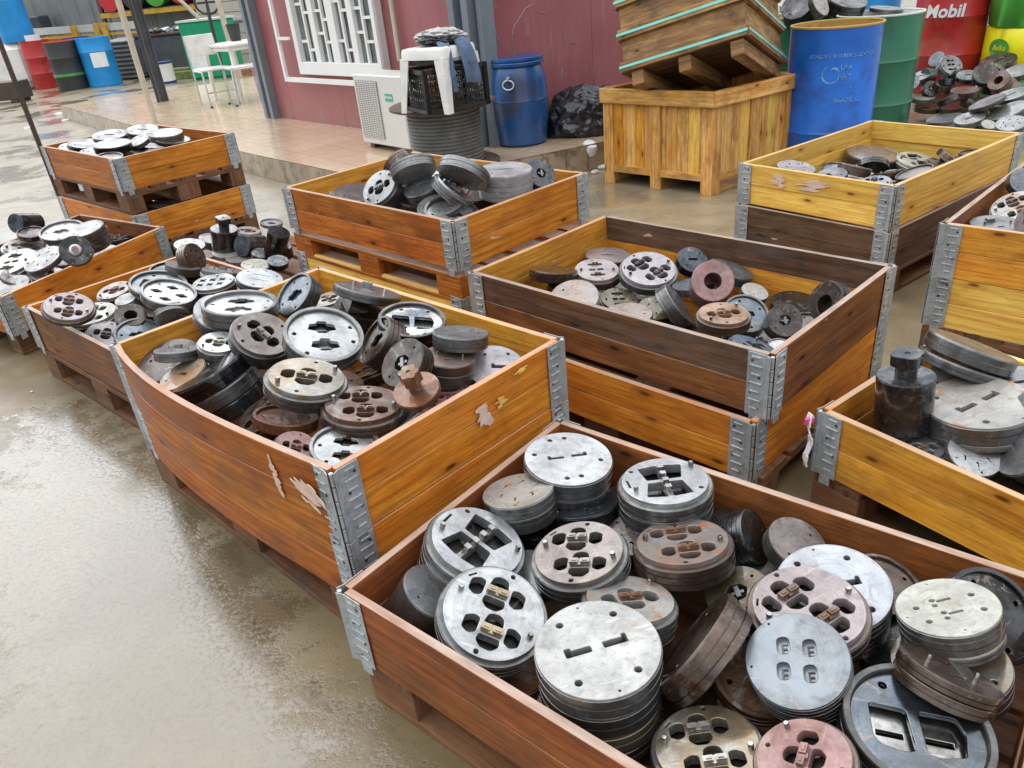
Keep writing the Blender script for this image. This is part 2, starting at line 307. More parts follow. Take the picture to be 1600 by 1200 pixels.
def tile_mat(name, rot, a, b, grout, sx, sy, rough=.2, riser=False):
    k = NT(name); P = k.vec('Object' if not riser else 'UV', rnd=False, rot=rot)
    br = k.n('ShaderNodeTexBrick'); k.l(P, br.inputs[0]); br.offset = 0; br.inputs['Scale'].default_value = 1; br.inputs['Brick Width'].default_value = sx; br.inputs['Row Height'].default_value = sy; br.inputs['Mortar Size'].default_value = .006; br.inputs['Mortar Smooth'].default_value = .3
    br.inputs['Color1'].default_value = (*a, 1); br.inputs['Color2'].default_value = (*b, 1); br.inputs['Mortar'].default_value = (*grout, 1)
    n = k.noise(k.vec('Object', (1, 5, 1), rnd=False, rot=rot), 5, 6, .65); c = k.mix(k.mapr(n, .4, .75, 0, .6), br.outputs[0], tuple(x * .62 for x in a))
    if riser: c = k.mix(k.mapr(k.noise(k.vec('Object', rnd=False), 9, 5), .48, .62, 0, .8), c, (.13, .105, .07))
    k.set(Base_Color=c, Roughness=k.mapr(n, .3, .7, rough - .08, rough + .15), Coat_Weight=.5, Coat_Roughness=.12)
    k.bump(br.outputs['Fac'], -.2, .002); MAT[name] = k.m
tile_mat('porch_tiles', radians(52), (.64, .47, .31), (.56, .40, .26), (.36, .27, .18), .33, .33)
tile_mat('riser_tiles', 0, (.42, .33, .22), (.34, .26, .17), (.15, .11, .08), .2, .4, .4, True)

# ------------------------------------------------------------------ mesh helpers
class MB:
    def __init__(s): s.v = []; s.f = []; s.uv = []
    def face(s, idx, uvs=None): s.f.append(idx); s.uv.append(uvs or [(0, 0)] * len(idx))
    def box(s, o, ax, ay, az, lx, ly, lz, uo=None, seg=1, bow=None):
        """box from corner o along unit axes; UV: u along ax (metres), v across. bow(t)->offset vector"""
        o = Vector(o); ax, ay, az = Vector(ax), Vector(ay), Vector(az); u0, v0 = uo or (random.uniform(0, 40), random.uniform(0, 40))
        b = len(s.v)
        for i in range(seg + 1):
            t = i / seg; d = bow(t) if bow else Vector()
            for (p, q) in ((0, 0), (1, 0), (1, 1), (0, 1)):
                s.v.append(o + ax * lx * t + ay * ly * p + az * lz * q + d)
        for i in range(seg):
            a = b + i * 4; c = a + 4; U0, U1 = u0 + lx * i / seg, u0 + lx * (i + 1) / seg
            vs = [0, ly, ly + lz, 2 * ly + lz, 2 * (ly + lz)]
            for j in range(4):
                k = (j + 1) % 4
                s.face((a + j, c + j, c + k, a + k), [(U0, v0 + vs[j]), (U1, v0 + vs[j]), (U1, v0 + vs[j + 1]), (U0, v0 + vs[j + 1])])
        e = b + seg * 4
        s.face((b, b + 1, b + 2, b + 3), [(u0 + .1 * x, v0 + y) for x, y in ((0, 0), (0, ly), (lz, ly), (lz, 0))])
        s.face((e + 3, e + 2, e + 1, e), [(u0 + .1 * x, v0 + y) for x, y in ((0, 0), (0, ly), (lz, ly), (lz, 0))])
        return s
    def bx(s, c, sx, sy, sz, rz=0):
        """box centred in x,y standing on c.z"""
        c = Vector(c); X = Vector((cos(rz), sin(rz), 0)); Y = Vector((-sin(rz), cos(rz), 0)); Z = Vector((0, 0, 1))
        if sx >= sy and sx >= sz: return s.box(c - X * sx / 2 - Y * sy / 2, X, Y, Z, sx, sy, sz)
        if sz >= sy: return s.box(c - X * sx / 2 - Y * sy / 2, Z, X, Y, sz, sx, sy)
        return s.box(c - X * sx / 2 - Y * sy / 2, Y, Z, X, sy, sz, sx)
    def bar(s, p, q, w, h=None, up=(0, 0, 1)):
        p, q = Vector(p), Vector(q); d = q - p; L = d.length; d.normalize(); h = h or w
        u = Vector(up); 
        if abs(d.dot(u)) > .98: u = Vector((1, 0, 0))
        y = d.cross(u).normalized(); z = y.cross(d)
        return s.box(p - y * w / 2 - z * h / 2, d, y, z, L, w, h)
    def tube(s, pts, r, n=10, caps=True):
        pts = [Vector(p) for p in pts]; b = len(s.v); rr = r if isinstance(r, (list, tuple)) else [r] * len(pts)
        pu = None
        for i, p in enumerate(pts):
            d = (pts[min(i + 1, len(pts) - 1)] - pts[max(i - 1, 0)]).normalized()
            if pu is None: pu = d.orthogonal().normalized()
            x = (pu - d * pu.dot(d)).normalized(); pu = x; y = d.cross(x)
            for k in range(n): a = 2 * pi * k / n; s.v.append(p + (x * cos(a) + y * sin(a)) * rr[i])
        for i in range(len(pts) - 1):
            for k in range(n):
                a = b + i * n + k; c = b + i * n + (k + 1) % n
                s.face((a, c, c + n, a + n), [(k * .05, i * .1), ((k + 1) * .05, i * .1), ((k + 1) * .05, i * .1 + .1), (k * .05, i * .1 + .1)])
        if caps:
            s.face(tuple(b + k for k in range(n))[::-1]); s.face(tuple(b + (len(pts) - 1) * n + k for k in range(n)))
        return s
    def lathe(s, prof, n=48, o=(0, 0, 0), wob=None):
        o = Vector(o); b = len(s.v); m = len(prof); rows = []
        for (r, z) in prof:
            if r < 1e-6: rows.append([len(s.v)]); s.v.append(o + Vector((0, 0, z)))
            else:
                row = []
                for k in range(n):
                    a = 2 * pi * k / n; rr = r * (wob(a, z) if wob else 1); row.append(len(s.v)); s.v.append(o + Vector((rr * cos(a), rr * sin(a), z)))
                rows.append(row)
        for i in range(m - 1):
            A, B = rows[i], rows[i + 1]
            for k in range(n):
                k2 = (k + 1) % n
                if len(A) == 1 and len(B) == 1: continue
                if len(A) == 1: s.face((A[0], B[k2], B[k]))
                elif len(B) == 1: s.face((A[k], A[k2], B[0]))
                else: s.face((A[k], A[k2], B[k2], B[k]), [(k / n * 3, prof[i][1]), ((k + 1) / n * 3, prof[i][1]), ((k + 1) / n * 3, prof[i + 1][1]), (k / n * 3, prof[i + 1][1])])
        return s
    def mesh(s, name, smooth=None, bevel=0):
        me = bpy.data.meshes.new(name); me.from_pydata([tuple(v) for v in s.v], [], s.f)
        uvl = me.uv_layers.new(name='UVMap'); flat = [c for f in s.uv for uv in f for c in uv]; uvl.data.foreach_set('uv', flat)
        bm = bmesh.new(); bm.from_mesh(me)
        bmesh.ops.recalc_face_normals(bm, faces=bm.faces)
        if bevel: bmesh.ops.bevel(bm, geom=[e for e in bm.edges if len(e.link_faces) == 2 and e.calc_face_angle() > .5], offset=bevel, segments=1, affect='EDGES', profile=.5)
        bm.to_mesh(me); bm.free()
        if smooth is not None:
            me.polygons.foreach_set('use_smooth', [True] * len(me.polygons)); me.set_sharp_from_angle(angle=radians(smooth))
        me.update(); return me
    def build(s, name, mat, parent=None, smooth=None, bevel=0): return obj(name, s.mesh(name, smooth, bevel), mat, parent)
def obj(name, me, mat, parent=None):
    o = bpy.data.objects.new(name, me); COL.objects.link(o)
    if not me.materials: me.materials.append(None)
    o.material_slots[0].link = 'OBJECT'; o.material_slots[0].material = MAT[mat]
    if parent: o.parent = parent
    return o
def tag(o, label, cat, group=None, kind=None):
    if label: o['label'] = label
    if cat: o['category'] = cat
    if group: o['group'] = group
    if kind: o['kind'] = kind
    return o
def empty(name, loc=(0, 0, 0), rz=0, label=None, cat=None, group=None):
    o = bpy.data.objects.new(name, None); COL.objects.link(o); o.location = loc; o.rotation_euler = (0, 0, rz); o.empty_display_size = .05
    return tag(o, label, cat, group)
def at(u, v, z):      # world point seen at photo pixel (1600x1200) on the horizontal plane z
    d = FW + RT * (u - 800) / FPX + UP * (600 - v) / FPX; return CAM + d * ((z - CZ) / d.z)
DIES=[
('A', 0.1217, 1.568, 0.365, 0.0947, -0.0515, 0.9942, 0.112, 0.05, 'slots6', 'bright', 8, ((0.05, 'grey'),), 'bright die with two slots and six holes in the back corner'),
('A', -0.0123, 1.4756, 0.35, -0.0911, 0.1653, 0.982, 0.0879, 0.035, 'small6', 'rustcream', 0, ((0.04, 'grey'),), 'half rusty, half cream die with six small slots'),
('A', 0.1406, 1.4817, 0.285, -0.0642, 0.2789, 0.9582, 0.0911, 0.03, 'small6', 'blued', 20, ((0.04, 'blued'),), 'dark blued die with six small slots below the bright two-slot die'),
('A', 0.3333, 1.4288, 0.37, -0.0206, 0.0775, 0.9968, 0.1117, 0.045, 'wedge', 'bright', 0, ((0.045, 'grey'),), 'bright die with four wedge openings and a chromed centre bridge'),
('A', -0.1111, 1.3114, 0.345, 0.3752, -0.083, 0.9232, 0.1165, 0.04, 'wedge', 'bright', -38, ((0.035, 'grey'), (0.035, 'brown')), 'bright tilted die with an X of four dark wedge openings'),
('A', 0.1051, 1.2442, 0.345, -0.1256, 0.0033, 0.9921, 0.1069, 0.055, 'port2', 'brownsteel', -14, (), 'brown-filmed die with two four-port groups next to the X die'),
('A', 0.3286, 1.2445, 0.345, -0.0677, 0.2034, 0.9768, 0.1074, 0.06, 'port2', 'rusty', -5, (), 'rusty die with two rusty bridges and four ports'),
('A', -0.0809, 1.1029, 0.335, 0.2614, -0.263, 0.9287, 0.1139, 0.055, 'port2', 'bright', -22, (), 'brightest silver die with eight ports and two brass-coloured bridges'),
('A', 0.1037, 0.9498, 0.38, -0.0199, 0.0085, 0.9998, 0.1143, 0.05, 'slots4', 'pitted', 12, ((0.05, 'grey'), (0.045, 'yellowed'), (0.04, 'grey')), 'pitted grey die with two long slots topping the tall stack'),
('A', 0.1914, 1.1085, 0.33, 0.1229, 0.2218, 0.9673, 0.0966, 0.05, 'port1', 'rustcream', 10, ((0.05, 'brown'),), 'rust-speckled die with one rusty bridge behind the tall stack'),
('A', 0.2775, 0.9704, 0.35, -0.69, 0.5287, 0.4944, 0.11, 0.055, 'plain', 'brown', 0, (), 'brown double plate standing on edge beside the tall stack'),
('A', 0.5732, 1.056, 0.36, -0.1228, -0.1101, 0.9863, 0.1056, 0.05, 'slots4', 'bluewhite', 0, ((0.05, 'blued'),), 'large blue-white die with a square notch partly under the pink die'),
('A', 0.4965, 0.9904, 0.385, -0.0735, -0.0407, 0.9965, 0.108, 0.045, 'port2', 'pink', 26, (), 'large pink-filmed die with a diagonal chain of rusty ports'),
('A', 0.4251, 0.8622, 0.4, -0.319, -0.2205, 0.9218, 0.0845, 0.04, 'ee', 'blueish', -12, ((0.04, 'dark'),), 'blue-grey die with four oval pockets lettered E'),
('A', 0.7216, 0.9424, 0.4, -0.206, 0.2149, 0.9547, 0.0834, 0.045, 'ff', 'cream', 0, ((0.02, 'cream'),), 'scratched cream die with two F shaped slots'),
('A', 0.5696, 0.741, 0.375, 0.0321, -0.0997, 0.9945, 0.1091, 0.06, 'recess', 'bluedbright', -16, (), 'large wet blued die with two deep window pockets in the front corner'),
('A', 0.2544, 0.7806, 0.32, -0.1229, 0.1311, 0.9837, 0.0928, 0.05, 'port2', 'wetgrey', -4, (), 'die with a rainwater film over brown steel and two bridges'),
('A', 0.3788, 0.7091, 0.372, -0.2779, 0.1269, 0.9522, 0.0772, 0.05, 'port1', 'pinkrust', 55, (), 'pink rusty speckled die cut by the lower picture edge'),
('A', -0.2079, 1.2135, 0.3, 0.5852, -0.0127, 0.8108, 0.075, 0.14, 'plain', 'grey', 0, (), 'ringed grey roller stack lying against the left wall'),
('A', 0.509, 1.2947, 0.29, 0.7318, -0.424, 0.5336, 0.0635, 0.045, 'plain', 'darkshine', 0, (), 'dark disc on edge with a bright rim against the back wall'),
('A', 0.5844, 1.2444, 0.305, 0.2673, -0.3064, 0.9136, 0.0664, 0.04, 'plain', 'brownsteel', 0, (), 'brown-faced disc leaning with a scratched rim against the back wall'),
('A', 0.7091, 1.1067, 0.3, 0.1672, -0.2022, 0.965, 0.0742, 0.04, 'rimmed', 'brown', 0, (), 'wet brown rimmed disc against the back wall behind the cream die'),
('A', 0.8314, 0.9648, 0.34, 0.1715, -0.5545, 0.8143, 0.0889, 0.05, 'rimmed', 'dark', 0, (), 'black rimmed disc against the right end wall'),
('A', 0.6618, 0.8204, 0.39, 0.4183, 0.3229, 0.849, 0.0786, 0.022, 'pins', 'brown', 0, ((0.022, 'brown'),), 'brown steel plate with two pins under the cream die'),
('A', 0.7097, 0.8865, 0.325, -0.1549, 0.0925, 0.9836, 0.0945, 0.05, 'slots4', 'wetgrey', 0, (), 'grey die with a brown puddle under the cream die'),
('A', 0.459, 1.3707, 0.29, -0.0908, 0.306, 0.9477, 0.049, 0.025, 'small6', 'blued', 0, ((0.025, 'dark'),), 'small blued die beside the rusty bridged die'),
('A', 0.4162, 1.1347, 0.29, -0.309, -0.0741, 0.9482, 0.0668, 0.04, 'knobhole', 'olive', 0, (), 'olive brown die with a black hole in a gap'),
('A', 0.3972, 0.9345, 0.3, -0.1065, -0.3194, 0.9416, 0.0886, 0.05, 'rimmed', 'shavings', 0, (), 'rusty rimmed disc full of shavings under the E-lettered die'),
('A', -0.0783, 1.089, 0.2, 0.107, 0.2322, 0.9668, 0.1027, 0.03, 'plain', 'rust', 0, (), 'deep rust coloured disc under the brightest silver die'),
('A', 0.0281, 1.4846, 0.235, 0.005, 0.191, 0.9816, 0.0798, 0.04, 'plain', 'dark', 0, (), 'dark disc under the half cream die'),
('A', 0.5309, 0.8593, 0.27, -0.2289, 0.0922, 0.9691, 0.0612, 0.04, 'plain', 'dark', 0, (), 'dark disc in the gap left of the large wet blued die'),
('A', 0.6625, 0.9779, 0.27, -0.1886, 0.0742, 0.9792, 0.0641, 0.04, 'plain', 'dark', 0, (), 'black disc in the gap beside the large pink die'),
('A', 0.2493, 0.9447, 0.24, -0.1033, 0.1308, 0.986, 0.0703, 0.04, 'plain', 'brown', 0, (), 'brown disc deep in the gap by the standing double plate'),
('B', -0.5127, 1.9631, 0.6, 0.3294, -0.3054, 0.8934, 0.1119, 0.05, 'recessw', 'bright', 10, (), 'bright recessed die with two winged pockets on top of the heap'),
('B', -0.7082, 2.0422, 0.585, 0.4577, -0.3247, 0.8277, 0.0922, 0.05, 'port1', 'brownsteel', -40, (), 'brown-filmed die with a bridge left of the bright recessed die'),
('B', -0.5302, 1.7639, 0.57, 0.2806, -0.0298, 0.9594, 0.1078, 0.05, 'port1', 'wetgrey', 0, (), 'puddled die with a tall clamp-like bridge'),
('B', -0.8699, 1.9751, 0.52, -0.3617, 0.0728, 0.9294, 0.1159, 0.05, 'plain', 'black', 0, ((0.045, 'grey'), (0.045, 'darkshine')), 'glossy black die on top of the tilted stack by the bulging wall'),
('B', -0.9877, 2.0856, 0.545, 0.082, 0.2508, 0.9646, 0.0668, 0.03, 'pins', 'grey', 0, (), 'thin steel die with a pin seen edge on near the left wall'),
('B', -0.9605, 2.0043, 0.5, -0.263, -0.1479, 0.9534, 0.0745, 0.03, 'oneslot', 'creamrust', -30, (), 'cream and rust disc with one slot leaning by the black stack'),
('B', -0.8638, 2.0954, 0.55, 0.2225, -0.116, 0.968, 0.0647, 0.04, 'port1', 'bright', 0, (), 'whitish die with a grey bridge behind the black stack'),
('B', -0.8387, 2.2823, 0.6, 0.1369, 0.0286, 0.9902, 0.1176, 0.05, 'recessw', 'bright', 5, (), 'wide light grey recessed die with shallow winged pockets, farthest left on the heap'),
('B', -0.9356, 2.3402, 0.55, 0.4357, -0.3738, 0.8188, 0.0783, 0.045, 'plain', 'bright', 0, (), 'plain light grey disc under the wide recessed die'),
('B', -0.6883, 2.3615, 0.58, -0.5039, -0.4112, 0.7596, 0.0822, 0.05, 'recess1', 'bluegrey', 0, (), 'blue-grey recessed die standing tilted against the back wall'),
('B', -0.4304, 2.3042, 0.59, 0.3275, 0.2369, 0.9147, 0.109, 0.03, 'pins', 'grey', 0, (), 'steel die with pins lying near edge on along the back wall'),
('B', -0.527, 2.3099, 0.54, -0.6111, -0.3544, 0.7078, 0.0543, 0.07, 'plain', 'grey', 0, (), 'ribbed light grey stack wedged behind the bright recessed die'),
('B', -0.4643, 2.3201, 0.52, 0.3977, -0.0529, 0.916, 0.074, 0.05, 'plain', 'darkbrown', 0, (), 'dark brown disc in shade below the pinned die'),
('B', -0.2733, 2.0626, 0.575, 0.1759, -0.1356, 0.975, 0.1011, 0.05, 'recess', 'wetblue', 0, (), 'blued recessed die holding rainwater and two window pockets'),
('B', -0.3833, 1.9978, 0.55, -0.6927, -0.2459, 0.678, 0.0777, 0.06, 'recess1', 'brown', 0, (), 'brown recessed die standing on edge in the middle of the heap'),
('B', -0.2866, 1.8083, 0.56, -0.4963, -0.4628, 0.7345, 0.0716, 0.05, 'knobhole', 'darkbrown', 0, (), 'dark standing disc with a blue-grey rim behind the hexagonal knob'),
('B', -0.2424, 1.6774, 0.545, -0.1422, -0.3025, 0.9425, 0.0609, 0.02, 'hexknob', 'rust', 0, (), 'rusty disc with a tall hexagonal knob'),
('B', -0.1269, 1.9187, 0.58, 0.1466, 0.1736, 0.9738, 0.0781, 0.04, 'oneslot', 'grey', 0, (), 'small light grey die resting on a rusty one by the back wall'),
('B', -0.1629, 1.859, 0.54, 0.1563, 0.0147, 0.9876, 0.0733, 0.03, 'pins', 'rusty', 0, ((0.04, 'grey'),), 'rusty pinned die under the small light grey die'),
('B', -0.0395, 1.8833, 0.48, 0.1783, -0.3354, 0.925, 0.0843, 0.03, 'slotone', 'lilac', 0, (), 'flat lilac-grey plate with one slot at the right corner'),
('B', -0.3814, 1.6793, 0.52, 0.1366, 0.0275, 0.9902, 0.1068, 0.05, 'port2', 'rustbrown', 5, (), 'brown die with two bridged port groups near the front corner'),
('B', -0.1637, 1.7733, 0.465, 0.0106, -0.0527, 0.9986, 0.0651, 0.04, 'port1', 'pinkrust', 0, (), 'pink rusted die with a pin and port at the front wall'),
('B', -0.4099, 1.5309, 0.49, 0.2298, -0.1143, 0.9665, 0.0851, 0.05, 'recessw', 'bright', 0, (), 'bright recessed die with an M shaped pocket in the front corner'),
('B', -0.2796, 1.6705, 0.47, -0.5019, 0.2167, 0.8374, 0.0715, 0.025, 'plain', 'grey', 0, (), 'light grey plate slipped down along the front wall'),
('B', -0.5328, 1.5525, 0.49, 0.4149, -0.2197, 0.883, 0.0538, 0.04, 'port1', 'pinkrust', 0, (), 'pinkish ported die at the bulging front wall'),
('B', -0.5919, 1.7126, 0.49, 0.2446, 0.2055, 0.9476, 0.0829, 0.03, 'rimmed', 'rust', 0, (), 'rust-orange rimmed disc between the black stack and puddled die'),
('B', -0.2969, 2.0338, 0.46, 0.1553, -0.1245, 0.98, 0.0759, 0.04, 'plain', 'brown', 0, (), ''),
('B', -0.5091, 1.9185, 0.46, 0.202, -0.0135, 0.9793, 0.089, 0.04, 'plain', 'rust', 0, (), ''),
('B', -0.7573, 2.0083, 0.44, 0.2499, -0.0196, 0.9681, 0.0901, 0.04, 'plain', 'rust', 0, (), ''),
('B', -0.3378, 1.6438, 0.44, 0.1758, 0.0588, 0.9827, 0.0805, 0.04, 'plain', 'darkbrown', 0, (), ''),
('B', -0.4808, 2.2638, 0.46, 0.1785, -0.0783, 0.9808, 0.1022, 0.04, 'plain', 'darkbrown', 0, (), ''),
('C', 0.3683, 2.7251, 0.42, 0.0592, -0.1734, 0.9831, 0.0925, 0.04, 'ports3', 'pink', 0, (), 'pinkish die with three pairs of small ports and pins'),
('C', 0.5533, 2.6574, 0.43, 0.0411, -0.3191, 0.9468, 0.111, 0.045, 'port2', 'lilac', 35, (), 'lilac-white die with two port groups and a blued rim'),
('C', 0.718, 2.3941, 0.46, -0.1185, -0.7787, 0.6161, 0.0723, 0.11, 'ring', 'pinkring', 0, (), 'tall cylinder with a pink end face and round bore'),
('C', 0.6898, 2.1713, 0.44, 0.0195, -0.0547, 0.9983, 0.086, 0.04, 'port1', 'rustorange', 0, (), 'orange rusted die with heart-shaped ports'),
('C', 0.7783, 2.2182, 0.41, 0.043, -0.5428, 0.8388, 0.0744, 0.05, 'recess1', 'bluegrey', 0, (), 'blue-grey die mostly covered by the orange rusted die'),
('C', 0.267, 2.7258, 0.36, 0.2124, -0.0675, 0.9749, 0.0913, 0.025, 'knobhole', 'rusty', 0, (), 'rusty disc with a large ragged hole by the front wall'),
('C', 0.2017, 2.7183, 0.44, 0.1394, 0.1823, 0.9733, 0.0924, 0.04, 'plain', 'brown', 0, (), 'brown ribbed disc at the left wall'),
('C', 0.4241, 2.5584, 0.36, 0.1083, -0.2633, 0.9586, 0.0745, 0.04, 'ports3', 'olive', 0, (), 'olive brown die with bent fittings at the front wall'),
('C', 0.5359, 2.4438, 0.36, 0.0389, -0.2555, 0.966, 0.0668, 0.045, 'small6', 'olive', 0, (), 'olive brown plate with dark cut-outs next to the front wall'),
('C', 0.5994, 2.3709, 0.4, 0.7945, -0.1417, 0.5905, 0.0832, 0.045, 'plain', 'grey', 0, (), 'ribbed grey disc leaning edge on in front of the bored cylinder'),
('C', 0.4474, 2.9613, 0.39, 0.0826, -0.0122, 0.9965, 0.0942, 0.035, 'oneslot', 'pink', 0, (), 'pinkish disc near the back left corner'),
('C', 0.7384, 2.7286, 0.42, 0.1259, -0.5477, 0.8271, 0.0605, 0.04, 'oneslot', 'blued', 0, (), 'blued disc leaning behind the bored cylinder'),
('C', 0.8667, 2.1152, 0.42, -0.0463, -0.7698, 0.6366, 0.0541, 0.06, 'knobhole', 'darkbrown', 0, (), 'dark ringed die with a bright insert near the right wall'),
('C', 1.0424, 2.2412, 0.4, -0.9075, -0.204, 0.3672, 0.0798, 0.045, 'ring', 'darkbrown', 0, (), 'dark disc with a slotted opening standing against the right wall'),
('C', 0.8185, 2.034, 0.38, -0.1215, -0.1874, 0.9747, 0.0312, 0.03, 'rimmed', 'bright', 0, (), 'small white ring in the front right corner'),
('C', 0.7195, 2.1286, 0.36, 0.2335, 0.0992, 0.9673, 0.0899, 0.025, 'pins', 'rustcream', 0, (), 'rust-stained plate with upright pins along the front wall'),
('C', 0.8802, 2.4319, 0.39, 0.1997, -0.2972, 0.9337, 0.0478, 0.03, 'plain', 'rustcream', 0, (), 'small light disc behind the orange rusted die'),
('C', 0.5807, 2.3084, 0.32, 0.0695, -0.055, 0.9961, 0.0852, 0.03, 'plain', 'darkbrown', 0, (), ''),
('C', 0.5305, 2.716, 0.33, 0.0908, -0.1067, 0.9901, 0.0979, 0.03, 'plain', 'darkbrown', 0, (), ''),
('C', 0.8551, 2.2188, 0.33, 0.0117, -0.083, 0.9965, 0.06, 0.03, 'plain', 'darkbrown', 0, (), ''),
('C', 1.0092, 2.4069, 0.35, 0.0089, -0.1007, 0.9949, 0.0759, 0.03, 'plain', 'darkbrown', 0, (), ''),
('C', 0.3664, 2.7873, 0.32, 0.1164, -0.0972, 0.9884, 0.0908, 0.03, 'plain', 'darkbrown', 0, (), ''),
('E', -0.4812, 3.2627, 0.69, -0.4251, -0.5385, 0.7276, 0.0928, 0.14, 'port1', 'grey', 0, (), 'thick ribbed roller stack leaning in the left half'),
('E', -0.4276, 3.2943, 0.61, 0.1965, -0.1701, 0.9656, 0.1158, 0.04, 'port2', 'bluegrey', 10, (), 'blue-grey die with black fittings at the front wall'),
('E', -0.1684, 2.9841, 0.63, 0.1934, -0.2637, 0.945, 0.1118, 0.04, 'recess1', 'bright', 0, (), 'bright recessed die in the front corner'),
('E', -0.2156, 3.0611, 0.645, -0.0962, -0.2015, 0.9748, 0.099, 0.03, 'small6', 'bright', 0, (), 'white disc with small holes under the bright recessed die'),
('E', -0.3151, 3.2051, 0.74, 0.1953, -0.5669, -0.8003, 0.0962, 0.045, 'plain', 'bright', 0, (), 'light grey disc tipped up on edge in the middle of the heap'),
('E', -0.3809, 3.3558, 0.74, 0.5767, -0.554, -0.6005, 0.0722, 0.04, 'plain', 'brown', 0, (), 'rusty brown disc tipped up at the top of the heap'),
('E', -0.1148, 3.0496, 0.74, -0.4089, -0.546, -0.7313, 0.1061, 0.045, 'plain', 'bright', 0, (), 'light grey disc tipped up left of the wrapped stack'),
('E', -0.2926, 3.2405, 0.69, -0.29, -0.2478, 0.9244, 0.0925, 0.045, 'oneslot', 'bright', 0, (), 'brown-faced disc below the tipped-up grey disc'),
('E', -0.1466, 3.1031, 0.695, 0.6736, -0.0363, 0.7382, 0.0972, 0.045, 'port1', 'bright', 0, (), 'grey plate leaning edge on before the wrapped stack'),
('E', 0.0619, 3.1793, 0.73, 0.0409, -0.0517, 0.9978, 0.1143, 0.11, 'oneslot', 'wrapped', 0, (), 'die stack wrapped in white plastic film'),
('E', 0.2176, 3.2585, 0.68, 0.4162, -0.713, 0.5643, 0.0674, 0.05, 'knobhole', 'darkshine', 0, (), 'black-faced disc with a pale rim standing right of the wrapped stack'),
('E', 0.044, 3.1967, 0.62, -0.0685, -0.1551, 0.9855, 0.0598, 0.03, 'plain', 'lilac', 0, (), 'small plain grey disc before the wrapped stack'),
('E', -0.6137, 3.5071, 0.62, 0.1445, -0.1035, 0.9841, 0.1157, 0.04, 'plain', 'darkbrown', 0, (), ''),
('E', -0.3042, 3.2718, 0.62, 0.1201, -0.094, 0.9883, 0.1102, 0.04, 'plain', 'darkbrown', 0, (), ''),
('E', -0.0812, 3.2919, 0.62, 0.0994, -0.0998, 0.99, 0.1114, 0.04, 'plain', 'darkbrown', 0, (), ''),
('E', 0.1479, 3.3684, 0.62, 0.0798, -0.0925, 0.9925, 0.1024, 0.04, 'plain', 'darkbrown', 0, (), ''),
('E', -0.2007, 3.5783, 0.62, 0.1082, -0.0977, 0.9893, 0.1077, 0.04, 'plain', 'darkbrown', 0, (), ''),
('G', -1.7224, 2.8677, 0.44, 0.3655, -0.2287, 0.9023, 0.0967, 0.03, 'port2', 'pink', 5, (), 'pink-white die with two clusters of black fittings, nearest the left corner'),
('G', -1.7434, 3.0293, 0.34, 0.0332, -0.1047, 0.994, 0.1113, 0.022, 'port2', 'cream', 0, (), 'cream die with black fittings overlapping the pink-white one'),
('G', -1.7268, 3.2463, 0.36, -0.051, -0.1751, 0.9832, 0.0814, 0.03, 'port1', 'rusty', 0, (), 'rusty die with twisted black fittings at the left wall'),
('G', -1.6426, 2.9111, 0.29, 0.3872, -0.3291, 0.8612, 0.0791, 0.03, 'port1', 'lilac', 0, (), 'lilac die with a black four-lobed opening near the front wall'),
('G', -1.4332, 2.7675, 0.33, 0.3546, -0.2798, 0.8922, 0.0948, 0.04, 'recess1', 'bluegrey', 0, (), 'blue-grey recessed die tucked under the orange crate edge'),
('G', -1.3395, 2.921, 0.44, 0.3553, -0.1081, 0.9285, 0.1056, 0.04, 'clover4', 'bright', 0, (), 'bright die with four clover-shaped pockets'),
('G', -1.477, 3.1463, 0.405, 0.2728, -0.1191, 0.9547, 0.118, 0.03, 'recess', 'blueish', 0, (), 'blue-white rimmed die under the four-clover die'),
('G', -1.2031, 3.0432, 0.42, 0.0206, -0.066, 0.9976, 0.0937, 0.035, 'mesh', 'grey', 0, (), 'grey die with a grid of cross-shaped black cut-outs'),
('G', -0.9931, 3.0014, 0.43, 0.2738, -0.0554, 0.9602, 0.0928, 0.035, 'thin2', 'bluewhite', 0, (), 'white plate with two thin slots'),
('G', -1.3271, 2.8499, 0.35, 0.3303, -0.722, -0.6079, 0.0689, 0.03, 'plain', 'bright', 0, (), 'white ringed disc under the four-clover die'),
('G', -1.4902, 2.8561, 0.38, 0.2953, -0.432, 0.8522, 0.0599, 0.08, 'ring', 'darkbrown', 0, (), 'open brown cylinder lying on its side'),
('G', -1.6054, 3.0818, 0.37, -0.0272, -0.2216, 0.9748, 0.0453, 0.05, 'plain', 'grey', 0, (), 'short grey ribbed stack beside the rusty fittings'),
('G', -1.5084, 3.3466, 0.4, 0.1679, -0.1062, 0.9801, 0.0804, 0.03, 'rimmed', 'dark', 0, (), 'dark rimmed disc behind the blue-white rimmed die'),
('G', -1.4214, 3.3153, 0.42, 0.3183, 0.1603, 0.9343, 0.0737, 0.04, 'plain', 'brownsteel', 0, (), 'brownish ribbed disc below the standing domed disc'),
('G', -1.3704, 3.3465, 0.44, 0.9185, -0.296, 0.2623, 0.0663, 0.05, 'small6', 'brown', 0, (), 'brown-faced domed disc standing at the back wall'),
('G', -1.2148, 3.2141, 0.41, 0.2272, 0.2486, 0.9416, 0.0891, 0.02, 'pins', 'grey', 0, (), 'thin pinned plate behind the cross-grid die'),
('G', -1.2714, 2.9262, 0.36, 0.3329, -0.0274, 0.9426, 0.0867, 0.04, 'plain', 'darkbrown', 0, (), ''),
('G', -1.4733, 3.0272, 0.34, 0.353, -0.0272, 0.9352, 0.0877, 0.04, 'plain', 'darkbrown', 0, (), ''),
('G', -1.0846, 3.0164, 0.36, 0.3037, -0.0441, 0.9517, 0.0909, 0.04, 'plain', 'darkbrown', 0, (), ''),
